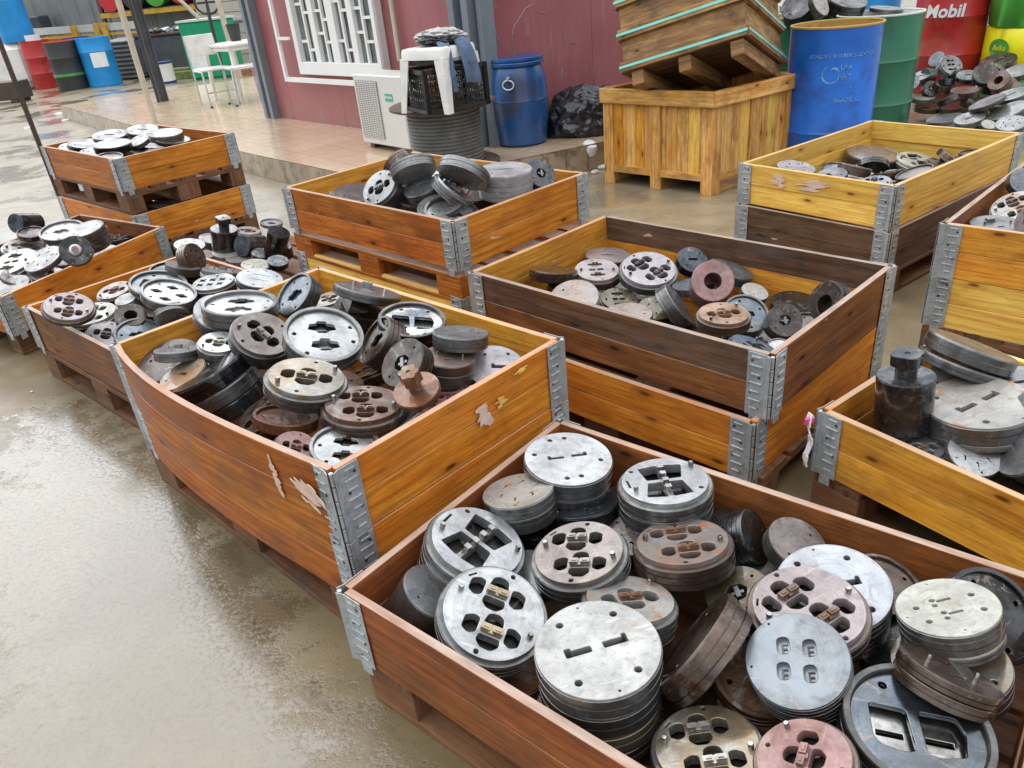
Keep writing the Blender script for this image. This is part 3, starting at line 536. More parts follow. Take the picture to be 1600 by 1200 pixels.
('G', -1.8052, 3.0677, 0.3, 0.3928, -0.0109, 0.9195, 0.0859, 0.04, 'plain', 'darkbrown', 0, (), ''),
('G', -1.3891, 3.3791, 0.36, 0.3114, -0.0236, 0.95, 0.1089, 0.04, 'plain', 'darkbrown', 0, (), ''),
('M', -1.7319, 4.204, 0.26, 0.2343, -0.1077, 0.9662, 0.0833, 0.025, 'small6', 'bluewhite', 0, (), 'white plate with small slots beside the hinge'),
('M', -1.4762, 4.0919, 0.36, 0.2067, -0.0834, 0.9748, 0.072, 0.12, 'topknob', 'darkshine', 0, (), 'dark cylinder with a round neck and two holes'),
('M', -1.3755, 4.0034, 0.28, -0.4011, -0.8614, 0.3116, 0.0575, 0.16, 'plain', 'darkshine', 0, (), 'blue-black cylinder lying on its side'),
('M', -1.1352, 3.9167, 0.36, 0.431, -0.1978, 0.8804, 0.0571, 0.15, 'plain', 'black', 0, (), 'black cylinder leaning against the pallet'),
('M', -1.4823, 4.0606, 0.24, 0.1473, -0.0851, 0.9854, 0.0795, 0.025, 'ff', 'cream', 0, (), 'cream plate with F shaped cuts below the necked cylinder'),
('M', -1.4414, 4.3721, 0.26, 0.2396, -0.0361, 0.9702, 0.0741, 0.02, 'port1', 'rustcream', 0, (), 'rust-stained thin plate behind the lying cylinder'),
('M', -1.337, 4.5044, 0.26, 0.1801, -0.0555, 0.9821, 0.066, 0.02, 'recess1', 'bright', 0, (), 'pale ring behind the leaning black cylinder'),
('M', -1.2429, 3.7506, 0.25, 0.2022, -0.0513, 0.978, 0.0747, 0.025, 'small6', 'cream', 0, (), 'cream plate with small cuts below the lying cylinder'),
('M', -1.1178, 3.7139, 0.27, 0.2184, -0.2301, 0.9483, 0.0528, 0.03, 'small6', 'blued', 0, (), 'small blued plate next to the yellow collar corner'),
('F', -2.3901, 4.1871, 0.42, 0.0905, -0.2188, 0.9716, 0.1166, 0.03, 'recess1', 'bright', 0, (), 'pale recessed die at the far left corner'),
('F', -2.1812, 4.0391, 0.45, -0.0739, -0.1913, 0.9788, 0.0942, 0.11, 'plain', 'grey', 0, (), 'ribbed roll of light grey discs'),
('F', -2.044, 3.6311, 0.45, 0.3793, -0.7884, 0.4844, 0.0731, 0.04, 'bearing', 'black', 0, (), 'black ring with a red-tipped bearing knob'),
('F', -2.5206, 3.8681, 0.36, -0.0744, -0.2761, 0.9582, 0.1283, 0.03, 'ports3', 'bright', 0, (), 'pale die with a row of dark ports at the left picture edge'),
('F', -2.2953, 3.761, 0.39, -0.1541, -0.3337, 0.93, 0.0988, 0.03, 'small6', 'grey', 0, (), 'grey die leaning under the black bearing ring'),
('F', -2.276, 3.7394, 0.31, 0.3064, -0.085, 0.9481, 0.0834, 0.025, 'pins', 'lilac', 0, (), 'pale lilac die with dark pins near the front wall'),
('F', -2.7306, 4.3599, 0.44, -0.2698, -0.9204, 0.2831, 0.0558, 0.15, 'plain', 'darkshine', 0, (), 'dark cylinder lying at the left picture edge'),
('F', -2.6247, 4.2954, 0.4, 0.2128, -0.1623, 0.9635, 0.0717, 0.03, 'rimmed', 'darkbrown', 0, (), 'dark rimmed disc beside the lying cylinder'),
('F', -2.4394, 3.6588, 0.3, 0.0129, -0.2704, 0.9627, 0.0899, 0.04, 'plain', 'grey', 0, (), 'worn grey disc near the corner hinge'),
('F', -2.3511, 3.522, 0.29, 0.1294, -0.0818, 0.9882, 0.0686, 0.02, 'recess1', 'bright', 0, (), 'pale rimmed disc against the corner hinge'),
('F', -2.1748, 4.1095, 0.29, 0.1103, -0.1663, 0.9799, 0.0954, 0.04, 'plain', 'grey', 0, (), 'plain grey disc behind the long orange wall'),
('F', -2.3518, 3.9939, 0.33, 0.2872, -0.0769, 0.9548, 0.118, 0.04, 'plain', 'darkbrown', 0, (), ''),
('F', -2.4165, 3.7717, 0.31, 0.3063, -0.0567, 0.9502, 0.1104, 0.04, 'plain', 'darkbrown', 0, (), ''),
('F', -2.661, 4.2568, 0.33, 0.2755, -0.033, 0.9607, 0.1225, 0.04, 'port1', 'rustcream', 0, (), 'rust-stained die with silvery fittings'),
('D', -2.8316, 5.4945, 0.65, 0.2699, -0.1387, 0.9528, 0.104, 0.03, 'small6', 'side_light', 0, (), 'grey die with small holes in the left corner'),
('D', -2.4948, 5.32, 0.68, 0.0712, -0.0817, 0.9941, 0.1207, 0.05, 'plain', 'black', 0, (), 'black-sided die in the middle'),
('D', -2.6253, 5.6042, 0.7, 0.0916, -0.1505, 0.9844, 0.1143, 0.03, 'oneslot', 'side_grey', 0, (), 'light grey slotted die at the back wall'),
('D', -2.4626, 5.7698, 0.69, 0.1206, -0.1626, 0.9793, 0.1102, 0.03, 'oneslot', 'side_light', 0, (), 'pale slotted die at the far corner'),
('D', -2.1979, 5.496, 0.69, 0.0815, -0.1039, 0.9912, 0.1147, 0.045, 'plain', 'side_light', 0, (), 'thick light grey double die at the right'),
('D', -2.3886, 5.4818, 0.66, -0.1474, -0.3265, 0.9336, 0.0765, 0.03, 'small6', 'side_light', 0, (), 'small pale die between two thicker ones'),
('D', -2.141, 5.4502, 0.65, 0.1789, -0.0667, 0.9816, 0.113, 0.03, 'plain', 'brown', 0, (), 'flat brown disc under the thick double die'),
('D', -2.6422, 5.3703, 0.63, 0.1949, -0.0356, 0.9802, 0.0997, 0.03, 'small6', 'side_light', 0, (), 'pale die close to the front corner hinge'),
('D', -2.4528, 5.4345, 0.62, 0.1843, -0.032, 0.9823, 0.1578, 0.03, 'plain', 'dark', 0, (), ''),
('D', -2.3382, 5.6008, 0.62, 0.177, -0.0383, 0.9835, 0.1644, 0.03, 'plain', 'dark', 0, (), ''),
('D', -2.7609, 5.5641, 0.66, 0.1919, -0.0362, 0.9807, 0.1419, 0.03, 'plain', 'dark', 0, (), ''),
('H', 2.2984, 4.044, 0.36, 0.1086, -0.2316, 0.9667, 0.1145, 0.04, 'port2', 'cream', 0, (), 'cream-grey die with two clover openings'),
('H', 2.0971, 3.7913, 0.34, 0.0498, -0.2294, 0.9721, 0.105, 0.045, 'clover2', 'cream', 0, ((0.03, 'grey'),), 'cream-grey die with two W shaped openings'),
('H', 2.0235, 3.9778, 0.34, -0.2628, -0.7188, -0.6436, 0.0857, 0.04, 'rimmed', 'darkshine', 0, (), 'dark disc with a bright arched rim in the middle'),
('H', 2.1077, 4.1572, 0.39, 0.098, -0.1313, 0.9865, 0.1374, 0.06, 'plain', 'brownsteel', 0, (), 'brown-grey disc stack by the back corner'),
('H', 1.857, 4.0426, 0.36, -0.0036, -0.2625, 0.9649, 0.0711, 0.04, 'recess1', 'grey', 0, (), 'grey domed disc near the left end'),
('H', 1.8818, 3.9258, 0.33, 0.174, -0.1866, 0.9669, 0.0863, 0.03, 'small6', 'bluewhite', 0, (), 'white disc with a hole by the front wall'),
('H', 2.2865, 3.864, 0.33, -0.0071, -0.219, 0.9757, 0.0748, 0.03, 'oneslot', 'lilac', 0, (), 'lilac plate with a black notch'),
('H', 2.4401, 3.9433, 0.34, -0.0057, -0.1717, 0.9851, 0.0601, 0.04, 'pins', 'rustcream', 0, (), 'small rust-stained die with pins by the right wall'),
('H', 1.6619, 3.9064, 0.38, 0.1574, -0.0019, 0.9875, 0.0698, 0.02, 'plain', 'dark', 0, (), 'thin dark disc at the left wall'),
('H', 2.2014, 4.1925, 0.38, 0.0194, -0.1774, 0.9839, 0.0652, 0.03, 'plain', 'bright', 0, (), 'small bright disc behind the arched rim'),
('I', 1.9663, 2.727, 0.5, -0.4167, -0.2027, 0.8861, 0.095, 0.04, 'port2', 'rustcream', -10, (), 'brown-edged die with large dark ports at the right picture edge'),
('I', 1.822, 2.6114, 0.48, -0.0274, -0.0709, 0.9971, 0.088, 0.03, 'pins', 'grey', 0, (), 'grey pinned plate by the front wall'),
('I', 2.0752, 2.8742, 0.55, -0.1178, -0.8309, 0.5438, 0.0511, 0.04, 'plain', 'blueish', 0, (), 'blue-grey disc at the back wall, cut by the picture edge'),
('I', 1.8434, 2.5061, 0.52, -0.9599, 0.0094, 0.2803, 0.0452, 0.03, 'oneslot', 'pink', 0, (), 'small pinkish disc leaning on the brown-edged die'),
('J', 1.0175, 1.6767, 0.44, -0.0529, 0.0734, 0.9959, 0.0705, 0.15, 'topknob', 'darkshine', 0, (), 'dark cylinder with a lobed steel neck and a rusty top'),
('J', 1.1924, 1.6249, 0.37, -0.1355, 0.0329, 0.9902, 0.1313, 0.055, 'slots4', 'rustcream', 20, ((0.02, 'bright'),), 'large stained die with two parallelogram slots'),
('J', 1.2913, 1.8358, 0.42, 0.382, 0.1078, 0.9178, 0.1195, 0.045, 'plain', 'grey', 0, (), 'thick grey disc leaning almost edge on at the back'),
('J', 1.2483, 1.8112, 0.385, 0.381, 0.1248, 0.9161, 0.11, 0.03, 'plain', 'grey', 0, (), 'second grey disc leaning edge on just below the thicker one'),
('J', 1.3701, 1.7298, 0.35, -0.0666, 0.065, 0.9957, 0.1036, 0.03, 'oneslot', 'bright', 0, (), 'white disc behind the large stained die'),
('J', 1.209, 1.8008, 0.36, -0.1474, -0.4089, 0.9006, 0.0406, 0.03, 'small6', 'rustcream', 0, (), 'rust-blotched disc between the cylinder and the leaning pair'),
('J', 1.0177, 1.5974, 0.28, 0.0349, -0.0008, 0.9994, 0.085, 0.04, 'port2', 'bright', 15, (), 'pale die with two rust-topped bridges near the front wall'),
('J', 1.1349, 1.5155, 0.29, -0.0069, -0.4954, 0.8686, 0.0644, 0.04, 'small6', 'bright', 0, (), 'plain pale die with one hole beside the roller stack'),
('J', 1.2347, 1.4886, 0.37, -0.8468, 0.2461, 0.4716, 0.1292, 0.1, 'plain', 'bright', 0, (), 'thick roller stack cut by the right picture edge'),
('J', 1.1606, 1.7401, 0.24, -0.1565, 0.0971, 0.9829, 0.0935, 0.04, 'plain', 'darkbrown', 0, (), ''),
('J', 1.1741, 1.4645, 0.22, -0.1985, 0.1855, 0.9624, 0.0803, 0.04, 'plain', 'darkbrown', 0, (), ''),
('P', 3.989, 6.7294, 0.42, 0.008, -0.7595, 0.6504, 0.1, 0.07, 'ports3', 'side_light', 0, (), 'white-faced wheel die with a square bore in the heap'),
('P', 4.0802, 7.1369, 0.42, -0.7521, -0.3418, 0.5635, 0.0702, 0.08, 'plain', 'bluegrey', 0, (), 'blue-grey double disc leaning beside the red drum'),
('P', 4.0113, 6.5128, 0.36, -0.1165, -0.3246, 0.9386, 0.0837, 0.04, 'oneslot', 'darkshine', 0, (), 'dark disc with a grey worn face below the wheel die'),
('P', 4.3777, 6.7146, 0.42, -0.292, -0.1626, 0.9425, 0.1385, 0.08, 'oneslot', 'brown', 0, (), 'wide thick brown disc on a dark block at the yellow sack'),
('P', 3.6277, 6.6567, 0.33, -0.0966, -0.8676, 0.4878, 0.0631, 0.04, 'small6', 'grey', 0, (), 'pale disc half hidden by the green drum'),
('P', 3.7854, 6.7522, 0.34, -0.9703, -0.2045, 0.1294, 0.0686, 0.06, 'plain', 'bluegrey', 0, (), 'blue-grey disc standing below the double disc'),
('P', 3.8956, 6.6099, 0.3, -0.0828, -0.2443, 0.9662, 0.0763, 0.07, 'plain', 'brown', 0, (), 'small brown cylinder in the middle of the heap'),
('P', 3.8955, 6.3227, 0.28, -0.0892, -0.0997, 0.991, 0.1031, 0.05, 'plain', 'rustbrown', 0, (), 'brown disc in front of the small brown cylinder'),
('P', 3.7315, 6.6362, 0.2, 0.0239, -0.1258, 0.9918, 0.0982, 0.04, 'plain', 'rustcream', 0, (), 'pale-topped disc low by the green drum'),
('P', 3.7798, 6.6185, 0.12, 0.0325, -0.0945, 0.995, 0.108, 0.04, 'plain', 'rustbrown', 0, (), 'brown disc on the ground by the green drum'),
('P', 3.924, 6.4882, 0.13, -0.0329, -0.0952, 0.9949, 0.1131, 0.05, 'plain', 'rustbrown', 0, (), 'brown disc low in front of the heap'),
('P', 3.9887, 6.3028, 0.2, -0.0477, -0.1217, 0.9914, 0.1174, 0.04, 'plain', 'darkbrown', 0, (), 'dark disc low in the heap'),
('P', 3.7949, 6.6408, 0.26, 0.0, -0.8784, 0.478, 0.0652, 0.05, 'knobhole', 'darkbrown', 0, (), 'dark wheel with a hub low in the heap'),
('P', 4.0364, 6.1407, 0.36, -0.7436, -0.4022, 0.5341, 0.08, 0.09, 'ring', 'rustbrown', 0, (), 'reddish ring end of a thick roller'),
('P', 3.8634, 5.6982, 0.33, -0.3158, 0.005, 0.9488, 0.1143, 0.03, 'oneslot', 'grey', 0, (), 'pale flat die with an oval hole'),
('P', 3.6501, 5.6356, 0.31, -0.3894, 0.1575, 0.9075, 0.1211, 0.03, 'plain', 'grey', 0, (), 'long grey plate edge tilted down to the left'),
('P', 3.6997, 5.4546, 0.27, -0.4536, 0.0515, 0.8897, 0.124, 0.05, 'plain', 'grey', 0, (), 'ribbed grey stack lying in the heap'),
('P', 3.4732, 5.0601, 0.27, -0.2889, -0.2512, 0.9238, 0.0916, 0.04, 'small6', 'grey', 0, (), 'pale die with slots just behind the yellow crate'),
('P', 3.5002, 5.564, 0.22, -0.2887, -0.0924, 0.953, 0.1013, 0.04, 'oneslot', 'side_light', 0, (), 'whitish die above the yellow crate wall'),
('P', 3.5367, 5.9201, 0.16, -0.1517, 0.0138, 0.9883, 0.1356, 0.03, 'plain', 'side_light', 0, (), 'pale flat disc just over the yellow crate wall'),
('P', 3.5403, 5.3914, 0.2, -0.0427, -0.4824, 0.8749, 0.0489, 0.04, 'plain', 'rustcream', 0, (), 'small rusty grey disc by the yellow crate wall'),
('P', 4.3664, 6.4232, 0.37, -0.3646, -0.1501, 0.919, 0.1012, 0.05, 'plain', 'grey', 0, (), 'grey die at the right picture edge of the heap'),
('P', 4.0891, 6.4776, 0.08, -0.0384, -0.0908, 0.9951, 0.1869, 0.05, 'plain', 'darkbrown', 0, (), ''),
('P', 3.9507, 5.8519, 0.15, -0.0385, -0.0693, 0.9969, 0.2499, 0.06, 'plain', 'darkbrown', 0, (), ''),
('P', 4.1461, 6.9807, 0.12, -0.0304, -0.1053, 0.994, 0.2024, 0.06, 'plain', 'darkbrown', 0, (), ''),
('M', -1.6897, 4.4344, 0.22, 0.2878, -0.0977, 0.9527, 0.0705, 0.05, 'plain', 'grey', 0, (), 'grey disc below the white slotted plate'),
('M', -1.4111, 4.0, 0.22, 0.1501, -0.1043, 0.9832, 0.0658, 0.04, 'small6', 'rustcream', 0, (), 'rust-spotted plate between the cream plates'),
('M', -1.2659, 3.9702, 0.24, 0.3054, -0.1247, 0.944, 0.0587, 0.05, 'plain', 'darkshine', 0, (), 'dark disc under the lying cylinder'),
('M', -1.1507, 3.951, 0.27, 0.0875, -0.2337, 0.9684, 0.0529, 0.06, 'ring', 'dark', 0, (), 'black ring beside the leaning cylinder'),
('M', -1.6428, 4.1373, 0.22, 0.3249, -0.0585, 0.944, 0.0594, 0.04, 'plain', 'brownsteel', 0, (), 'brownish disc at the left end'),
('A', -0.0173, 1.2932, 0.251, -0.0923, -0.048, 0.9946, 0.0764, 0.035, 'plain', 'grey', 95, (), ''),
('A', 0.2523, 1.3498, 0.2888, -0.1645, 0.0119, 0.9863, 0.0767, 0.045, 'small6', 'darkbrown', 44, (), ''),
('A', 0.5578, 0.6997, 0.2901, 0.1059, 0.2664, 0.958, 0.0755, 0.045, 'knobhole', 'brown', 49, (), ''),
('A', 0.0634, 0.9403, 0.2266, 0.2791, -0.0846, 0.9565, 0.0807, 0.045, 'port1', 'grey', 154, (), ''),
('A', 0.4926, 1.2237, 0.2483, -0.0383, 0.2617, 0.9644, 0.0808, 0.045, 'plain', 'grey', 145, (), ''),
('A', 0.2729, 0.7475, 0.2771, -0.0015, -0.0996, 0.995, 0.0793, 0.045, 'oneslot', 'darkshine', 56, (), ''),
('A', 0.2559, 1.5279, 0.2425, -0.3181, 0.0695, 0.9455, 0.082, 0.03, 'plain', 'brown', 99, (), ''),
('B', -0.6216, 2.5509, 0.4797, -0.1009, -0.0029, 0.9949, 0.0751, 0.03, 'port1', 'rusty', 123, (), ''),
('B', -0.763, 2.4785, 0.4259, -0.2107, 0.1509, 0.9658, 0.0823, 0.03, 'port1', 'darkshine', 121, (), ''),
('B', -0.7044, 1.8105, 0.4413, -0.3932, -0.2269, 0.891, 0.0759, 0.035, 'port1', 'brown', 34, (), ''),
('B', -0.6717, 2.174, 0.4562, -0.0792, -0.1542, 0.9849, 0.0882, 0.035, 'oneslot', 'brownsteel', 77, (), ''),
('B', -0.2815, 2.1987, 0.4401, -0.105, 0.4254, 0.8989, 0.0869, 0.045, 'port1', 'grey', 32, (), ''),
('B', -0.1436, 2.0635, 0.3743, 0.0019, -0.3031, 0.953, 0.0774, 0.045, 'plain', 'darkshine', 157, (), ''),
('B', -1.0792, 2.2005, 0.4616, -0.0507, -0.3035, 0.9515, 0.0978, 0.045, 'plain', 'darkbrown', 147, (), ''),
('B', -0.4425, 2.1337, 0.3927, -0.2177, 0.1798, 0.9593, 0.0912, 0.045, 'port1', 'brown', 14, (), ''),
('B', -0.8419, 2.2159, 0.4261, -0.0327, 0.2238, 0.9741, 0.0846, 0.03, 'oneslot', 'grey', 142, (), ''),
('C', 0.4136, 2.3355, 0.3971, -0.0118, -0.0644, 0.9979, 0.0839, 0.035, 'plain', 'rusty', 127, (), ''),
('C', 0.8412, 2.5857, 0.4216, 0.3299, -0.0573, 0.9423, 0.0858, 0.035, 'plain', 'grey', 74, (), ''),
('C', 0.252, 2.504, 0.4066, -0.1125, -0.3927, 0.9128, 0.0897, 0.045, 'plain', 'rusty', 97, (), ''),
('C', 0.9992, 2.2042, 0.3519, 0.0482, -0.0972, 0.9941, 0.0843, 0.045, 'rimmed', 'brownsteel', 178, (), ''),
('C', 0.693, 2.5353, 0.4003, -0.0825, 0.1434, 0.9862, 0.0806, 0.03, 'plain', 'bluegrey', 149, (), ''),
('C', 0.7073, 1.9262, 0.4406, 0.3473, 0.0207, 0.9375, 0.0758, 0.035, 'port1', 'bluegrey', 29, (), ''),
('E', -0.7641, 3.6501, 0.5896, -0.2366, 0.2303, 0.9439, 0.0786, 0.035, 'port2', 'grey', 109, (), ''),
('E', -0.4963, 3.912, 0.5689, 0.1157, -0.0763, 0.9904, 0.0936, 0.03, 'port1', 'darkbrown', 158, (), ''),
('E', -0.0136, 3.444, 0.5292, 0.002, 0.0624, 0.9981, 0.0853, 0.035, 'oneslot', 'brown', 117, (), ''),
('E', -0.5528, 3.7309, 0.5088, 0.0727, 0.0967, 0.9927, 0.096, 0.045, 'knobhole', 'brownsteel', 167, (), ''),
('E', -0.3381, 3.4821, 0.5038, 0.061, -0.307, 0.9498, 0.0873, 0.045, 'port1', 'brownsteel', 58, (), ''),
('E', -0.2894, 3.8815, 0.5442, 0.0961, -0.2074, 0.9735, 0.0947, 0.03, 'port1', 'darkbrown', 170, (), ''),
('E', -0.0099, 3.6025, 0.5586, 0.2772, 0.0085, 0.9608, 0.0778, 0.045, 'rimmed', 'rustbrown', 97, (), ''),
('E', -0.7491, 3.7111, 0.5503, 0.0981, 0.2117, 0.9724, 0.0807, 0.03, 'rimmed', 'grey', 93, (), ''),
('G', -1.1614, 2.7138, 0.2897, 0.4808, 0.1717, 0.8599, 0.0867, 0.03, 'port1', 'bluegrey', 1, (), ''),
('G', -1.7186, 3.4128, 0.2512, 0.14, -0.1652, 0.9763, 0.0972, 0.035, 'plain', 'darkbrown', 89, (), ''),
('G', -1.3281, 2.6384, 0.269, -0.2246, -0.1788, 0.9579, 0.0912, 0.035, 'plain', 'darkshine', 127, (), ''),
('G', -1.5235, 3.5337, 0.2257, -0.0386, -0.2957, 0.9545, 0.0854, 0.03, 'plain', 'rustbrown', 163, (), ''),
('G', -0.907, 2.9365, 0.2932, 0.0136, -0.0453, 0.9989, 0.0758, 0.03, 'knobhole', 'darkshine', 130, (), ''),
('G', -1.1241, 2.8698, 0.2477, -0.1178, -0.1948, 0.9737, 0.0881, 0.03, 'port2', 'grey', 171, (), ''),
('G', -1.3311, 3.0677, 0.2123, 0.0643, -0.1139, 0.9914, 0.0775, 0.045, 'plain', 'rustbrown', 69, (), ''),
('G', -1.9538, 3.1927, 0.2609, -0.0426, 0.0246, 0.9988, 0.0819, 0.045, 'oneslot', 'brownsteel', 78, (), ''),
('F', -2.4149, 4.4815, 0.266, 0.1785, -0.3703, 0.9116, 0.0796, 0.045, 'knobhole', 'rusty', 51, (), ''),
('F', -2.7506, 4.0486, 0.2455, -0.1437, -0.0127, 0.9895, 0.084, 0.03, 'port1', 'bluegrey', 123, (), ''),
('F', -2.2388, 4.4504, 0.2784, -0.0362, 0.1295, 0.9909, 0.0813, 0.045, 'port2', 'darkshine', 117, (), ''),
('F', -2.603, 4.6067, 0.2589, 0.1952, -0.1651, 0.9668, 0.091, 0.045, 'port1', 'brown', 88, (), ''),
('F', -2.7146, 3.882, 0.2125, 0.0337, -0.1729, 0.9844, 0.0934, 0.035, 'rimmed', 'brown', 178, (), ''),
('F', -2.386, 4.3472, 0.2341, 0.1564, -0.144, 0.9771, 0.0781, 0.045, 'oneslot', 'darkshine', 29, (), ''),
('H', 2.2652, 3.6494, 0.4592, 0.5218, -0.1863, 0.8325, 0.0855, 0.035, 'small6', 'brown', 130, (), ''),
('H', 1.7909, 3.6861, 0.4586, 0.2924, 0.0891, 0.9521, 0.0805, 0.045, 'small6', 'rusty', 52, (), ''),
('H', 1.8015, 3.4945, 0.4232, -0.1869, -0.136, 0.9729, 0.0773, 0.035, 'port2', 'bluegrey', 151, (), ''),
('H', 2.4265, 3.7514, 0.4493, -0.0439, 0.0482, 0.9979, 0.0778, 0.03, 'rimmed', 'rustbrown', 36, (), ''),
('H', 1.533, 3.7817, 0.4569, 0.0996, -0.1556, 0.9828, 0.0951, 0.045, 'small6', 'brownsteel', 38, (), ''),
('H', 1.9407, 3.6578, 0.4209, -0.0882, 0.2761, 0.9571, 0.0756, 0.045, 'small6', 'brown', 85, (), ''),
('H', 1.976, 3.486, 0.457, -0.327, 0.1222, 0.9371, 0.0841, 0.035, 'rimmed', 'rusty', 1, (), ''),
('H', 1.8997, 3.5884, 0.3862, 0.1644, -0.0378, 0.9857, 0.083, 0.035, 'knobhole', 'brown', 176, (), ''),
('H', 1.6398, 3.6232, 0.4428, -0.2376, -0.1262, 0.9631, 0.0785, 0.03, 'oneslot', 'darkshine', 101, (), ''),
('H', 1.8415, 3.7584, 0.3907, 0.0338, -0.1511, 0.9879, 0.0896, 0.03, 'oneslot', 'grey', 91, (), ''),
('H', 2.2447, 3.6923, 0.425, 0.2186, -0.1073, 0.9699, 0.0908, 0.045, 'port2', 'rustbrown', 158, (), ''),
('H', 2.1856, 4.2518, 0.3499, -0.2763, 0.0871, 0.9571, 0.0754, 0.03, 'small6', 'rustbrown', 42, (), ''),
('D', -2.443, 5.1017, 0.6329, 0.109, -0.1528, 0.9822, 0.0881, 0.03, 'rimmed', 'grey', 1, (), ''),
('D', -2.1735, 5.1786, 0.6302, -0.1603, 0.2768, 0.9475, 0.0767, 0.045, 'port2', 'rusty', 98, (), ''),
('D', -2.5928, 5.8657, 0.5433, 0.2465, 0.0627, 0.9671, 0.084, 0.03, 'port1', 'rustbrown', 34, (), ''),
('D', -2.7293, 5.7266, 0.5986, 0.1194, 0.1132, 0.9864, 0.0833, 0.03, 'port1', 'brownsteel', 6, (), ''),
('J', 1.4255, 1.6974, 0.28, -0.3094, -0.2603, 0.9146, 0.0796, 0.035, 'port2', 'rustbrown', 145, (), ''),
('J', 0.9953, 1.6319, 0.2227, 0.085, -0.0203, 0.9962, 0.0805, 0.03, 'knobhole', 'darkshine', 180, (), ''),
('J', 1.3324, 1.6222, 0.2193, 0.1109, 0.1674, 0.9796, 0.0948, 0.03, 'small6', 'brownsteel', 41, (), ''),
('I', 2.2362, 2.9493, 0.3625, 0.3308, 0.0818, 0.9401, 0.0845, 0.035, 'knobhole', 'grey', 50, (), ''),
('I', 1.9479, 2.5664, 0.4272, 0.0201, -0.2276, 0.9735, 0.0764, 0.035, 'oneslot', 'bluegrey', 18, (), ''),
('P', 3.8044, 5.9525, 0.2163, 0.446, -0.3347, 0.8301, 0.0969, 0.03, 'oneslot', 'dark', 166, (), ''),
('P', 3.8929, 7.1764, 0.338, 0.2069, -0.403, 0.8915, 0.0641, 0.03, 'plain', 'darkshine', 55, (), ''),
('P', 3.9779, 6.6593, 0.371, -0.4091, 0.1613, 0.8981, 0.0629, 0.07, 'oneslot', 'dark', 33, (), ''),
('P', 4.114, 6.436, 0.3708, -0.2235, -0.7057, 0.6723, 0.0957, 0.05, 'plain', 'darkbrown', 106, (), ''),
('P', 4.0731, 7.2766, 0.3165, -0.1448, 0.2411, 0.9596, 0.0601, 0.07, 'plain', 'darkshine', 79, (), ''),
('P', 3.9043, 6.6068, 0.3243, 0.1538, 0.1591, 0.9752, 0.067, 0.05, 'plain', 'darkshine', 91, (), ''),
('P', 4.409, 6.6605, 0.4082, -0.2906, 0.1353, 0.9472, 0.0604, 0.03, 'small6', 'rustbrown', 50, (), ''),
('P', 3.7489, 6.769, 0.3501, -0.3759, -0.0934, 0.9219, 0.0957, 0.05, 'oneslot', 'darkshine', 150, (), ''),
('P', 3.6532, 6.1611, 0.261, -0.3594, 0.3979, 0.8441, 0.0818, 0.05, 'plain', 'darkbrown', 45, (), ''),
('P', 3.9965, 6.0108, 0.241, -0.1429, 0.1705, 0.9749, 0.0888, 0.03, 'oneslot', 'darkshine', 60, (), ''),
('P', 4.264, 6.5486, 0.2786, -0.1071, -0.3364, 0.9356, 0.0992, 0.07, 'plain', 'grey', 85, (), ''),
('P', 4.3347, 6.5398, 0.3738, 0.4048, -0.3045, 0.8622, 0.0915, 0.03, 'small6', 'grey', 95, (), ''),
('P', 4.2741, 6.1971, 0.2684, -0.044, -0.5117, 0.858, 0.0716, 0.05, 'small6', 'darkshine', 96, (), ''),
('P', 4.2134, 6.3175, 0.2229, 0.5068, -0.3672, 0.7799, 0.0672, 0.05, 'plain', 'rustbrown', 140, (), ''),
('P', 4.1761, 6.2223, 0.3168, 0.0676, -0.5896, 0.8049, 0.0866, 0.05, 'plain', 'rustbrown', 180, (), ''),
]
# ------------------------------------------------------------------ extrusion dies
KR = .11
def arc(cx, cy, r, n=16, sx=1, sy=1, rot=0):
    return [(cx + cos(rot) * r * sx * cos(a) - sin(rot) * r * sy * sin(a), cy + sin(rot) * r * sx * cos(a) + cos(rot) * r * sy * sin(a)) for a in [2 * pi * i / n for i in range(n)]]
def rnd_poly(pts, r, n=3):
    o = []
    m = len(pts)
    for i in range(m):
        p = Vector(pts[i]); a = (Vector(pts[i - 1]) - p); b = (Vector(pts[(i + 1) % m]) - p)
        k = min(r, a.length * .45, b.length * .45); s, e = p + a.normalized() * k, p + b.normalized() * k
        for j in range(n + 1):
            t = j / n; q = s * (1 - t) ** 2 + p * 2 * t * (1 - t) + e * t * t; o.append((q.x, q.y))
    return o
def rr(cx, cy, w, h, r=.03, ang=0):
    c, s = cos(ang), sin(ang)
    return [(cx + c * x - s * y, cy + s * x + c * y) for x, y in rnd_poly([(-w / 2, -h / 2), (w / 2, -h / 2), (w / 2, h / 2), (-w / 2, h / 2)], r)]
def xf(pts, cx, cy, s=1, ang=0):
    c, n = cos(ang), sin(ang); return [(cx + s * (c * x - n * y), cy + s * (n * x + c * y)) for x, y in pts]
def plate_mesh(name, outer, holes, z0, z1, bev=.0012):
    cu = bpy.data.curves.new(name, 'CURVE'); cu.dimensions = '2D'; cu.fill_mode = 'BOTH'
    for ring in [outer] + holes:
        sp = cu.splines.new('POLY'); sp.points.add(len(ring) - 1)
        for p, (x, y) in zip(sp.points, ring): p.co = (x * KR, y * KR, 0, 1)
        sp.use_cyclic_u = True
    cu.extrude = (z1 - z0) * KR / 2 - bev; cu.bevel_depth = bev; cu.bevel_resolution = 1; cu.offset = -bev
    o = bpy.data.objects.new(name, cu); COL.objects.link(o)
    dg = bpy.context.evaluated_depsgraph_get(); me = bpy.data.meshes.new_from_object(o.evaluated_get(dg)); me.name = name
    me.transform(Matrix.Translation((0, 0, (z0 + z1) * KR / 2)))
    bpy.data.objects.remove(o); bpy.data.curves.remove(cu); me.materials.clear(); return me
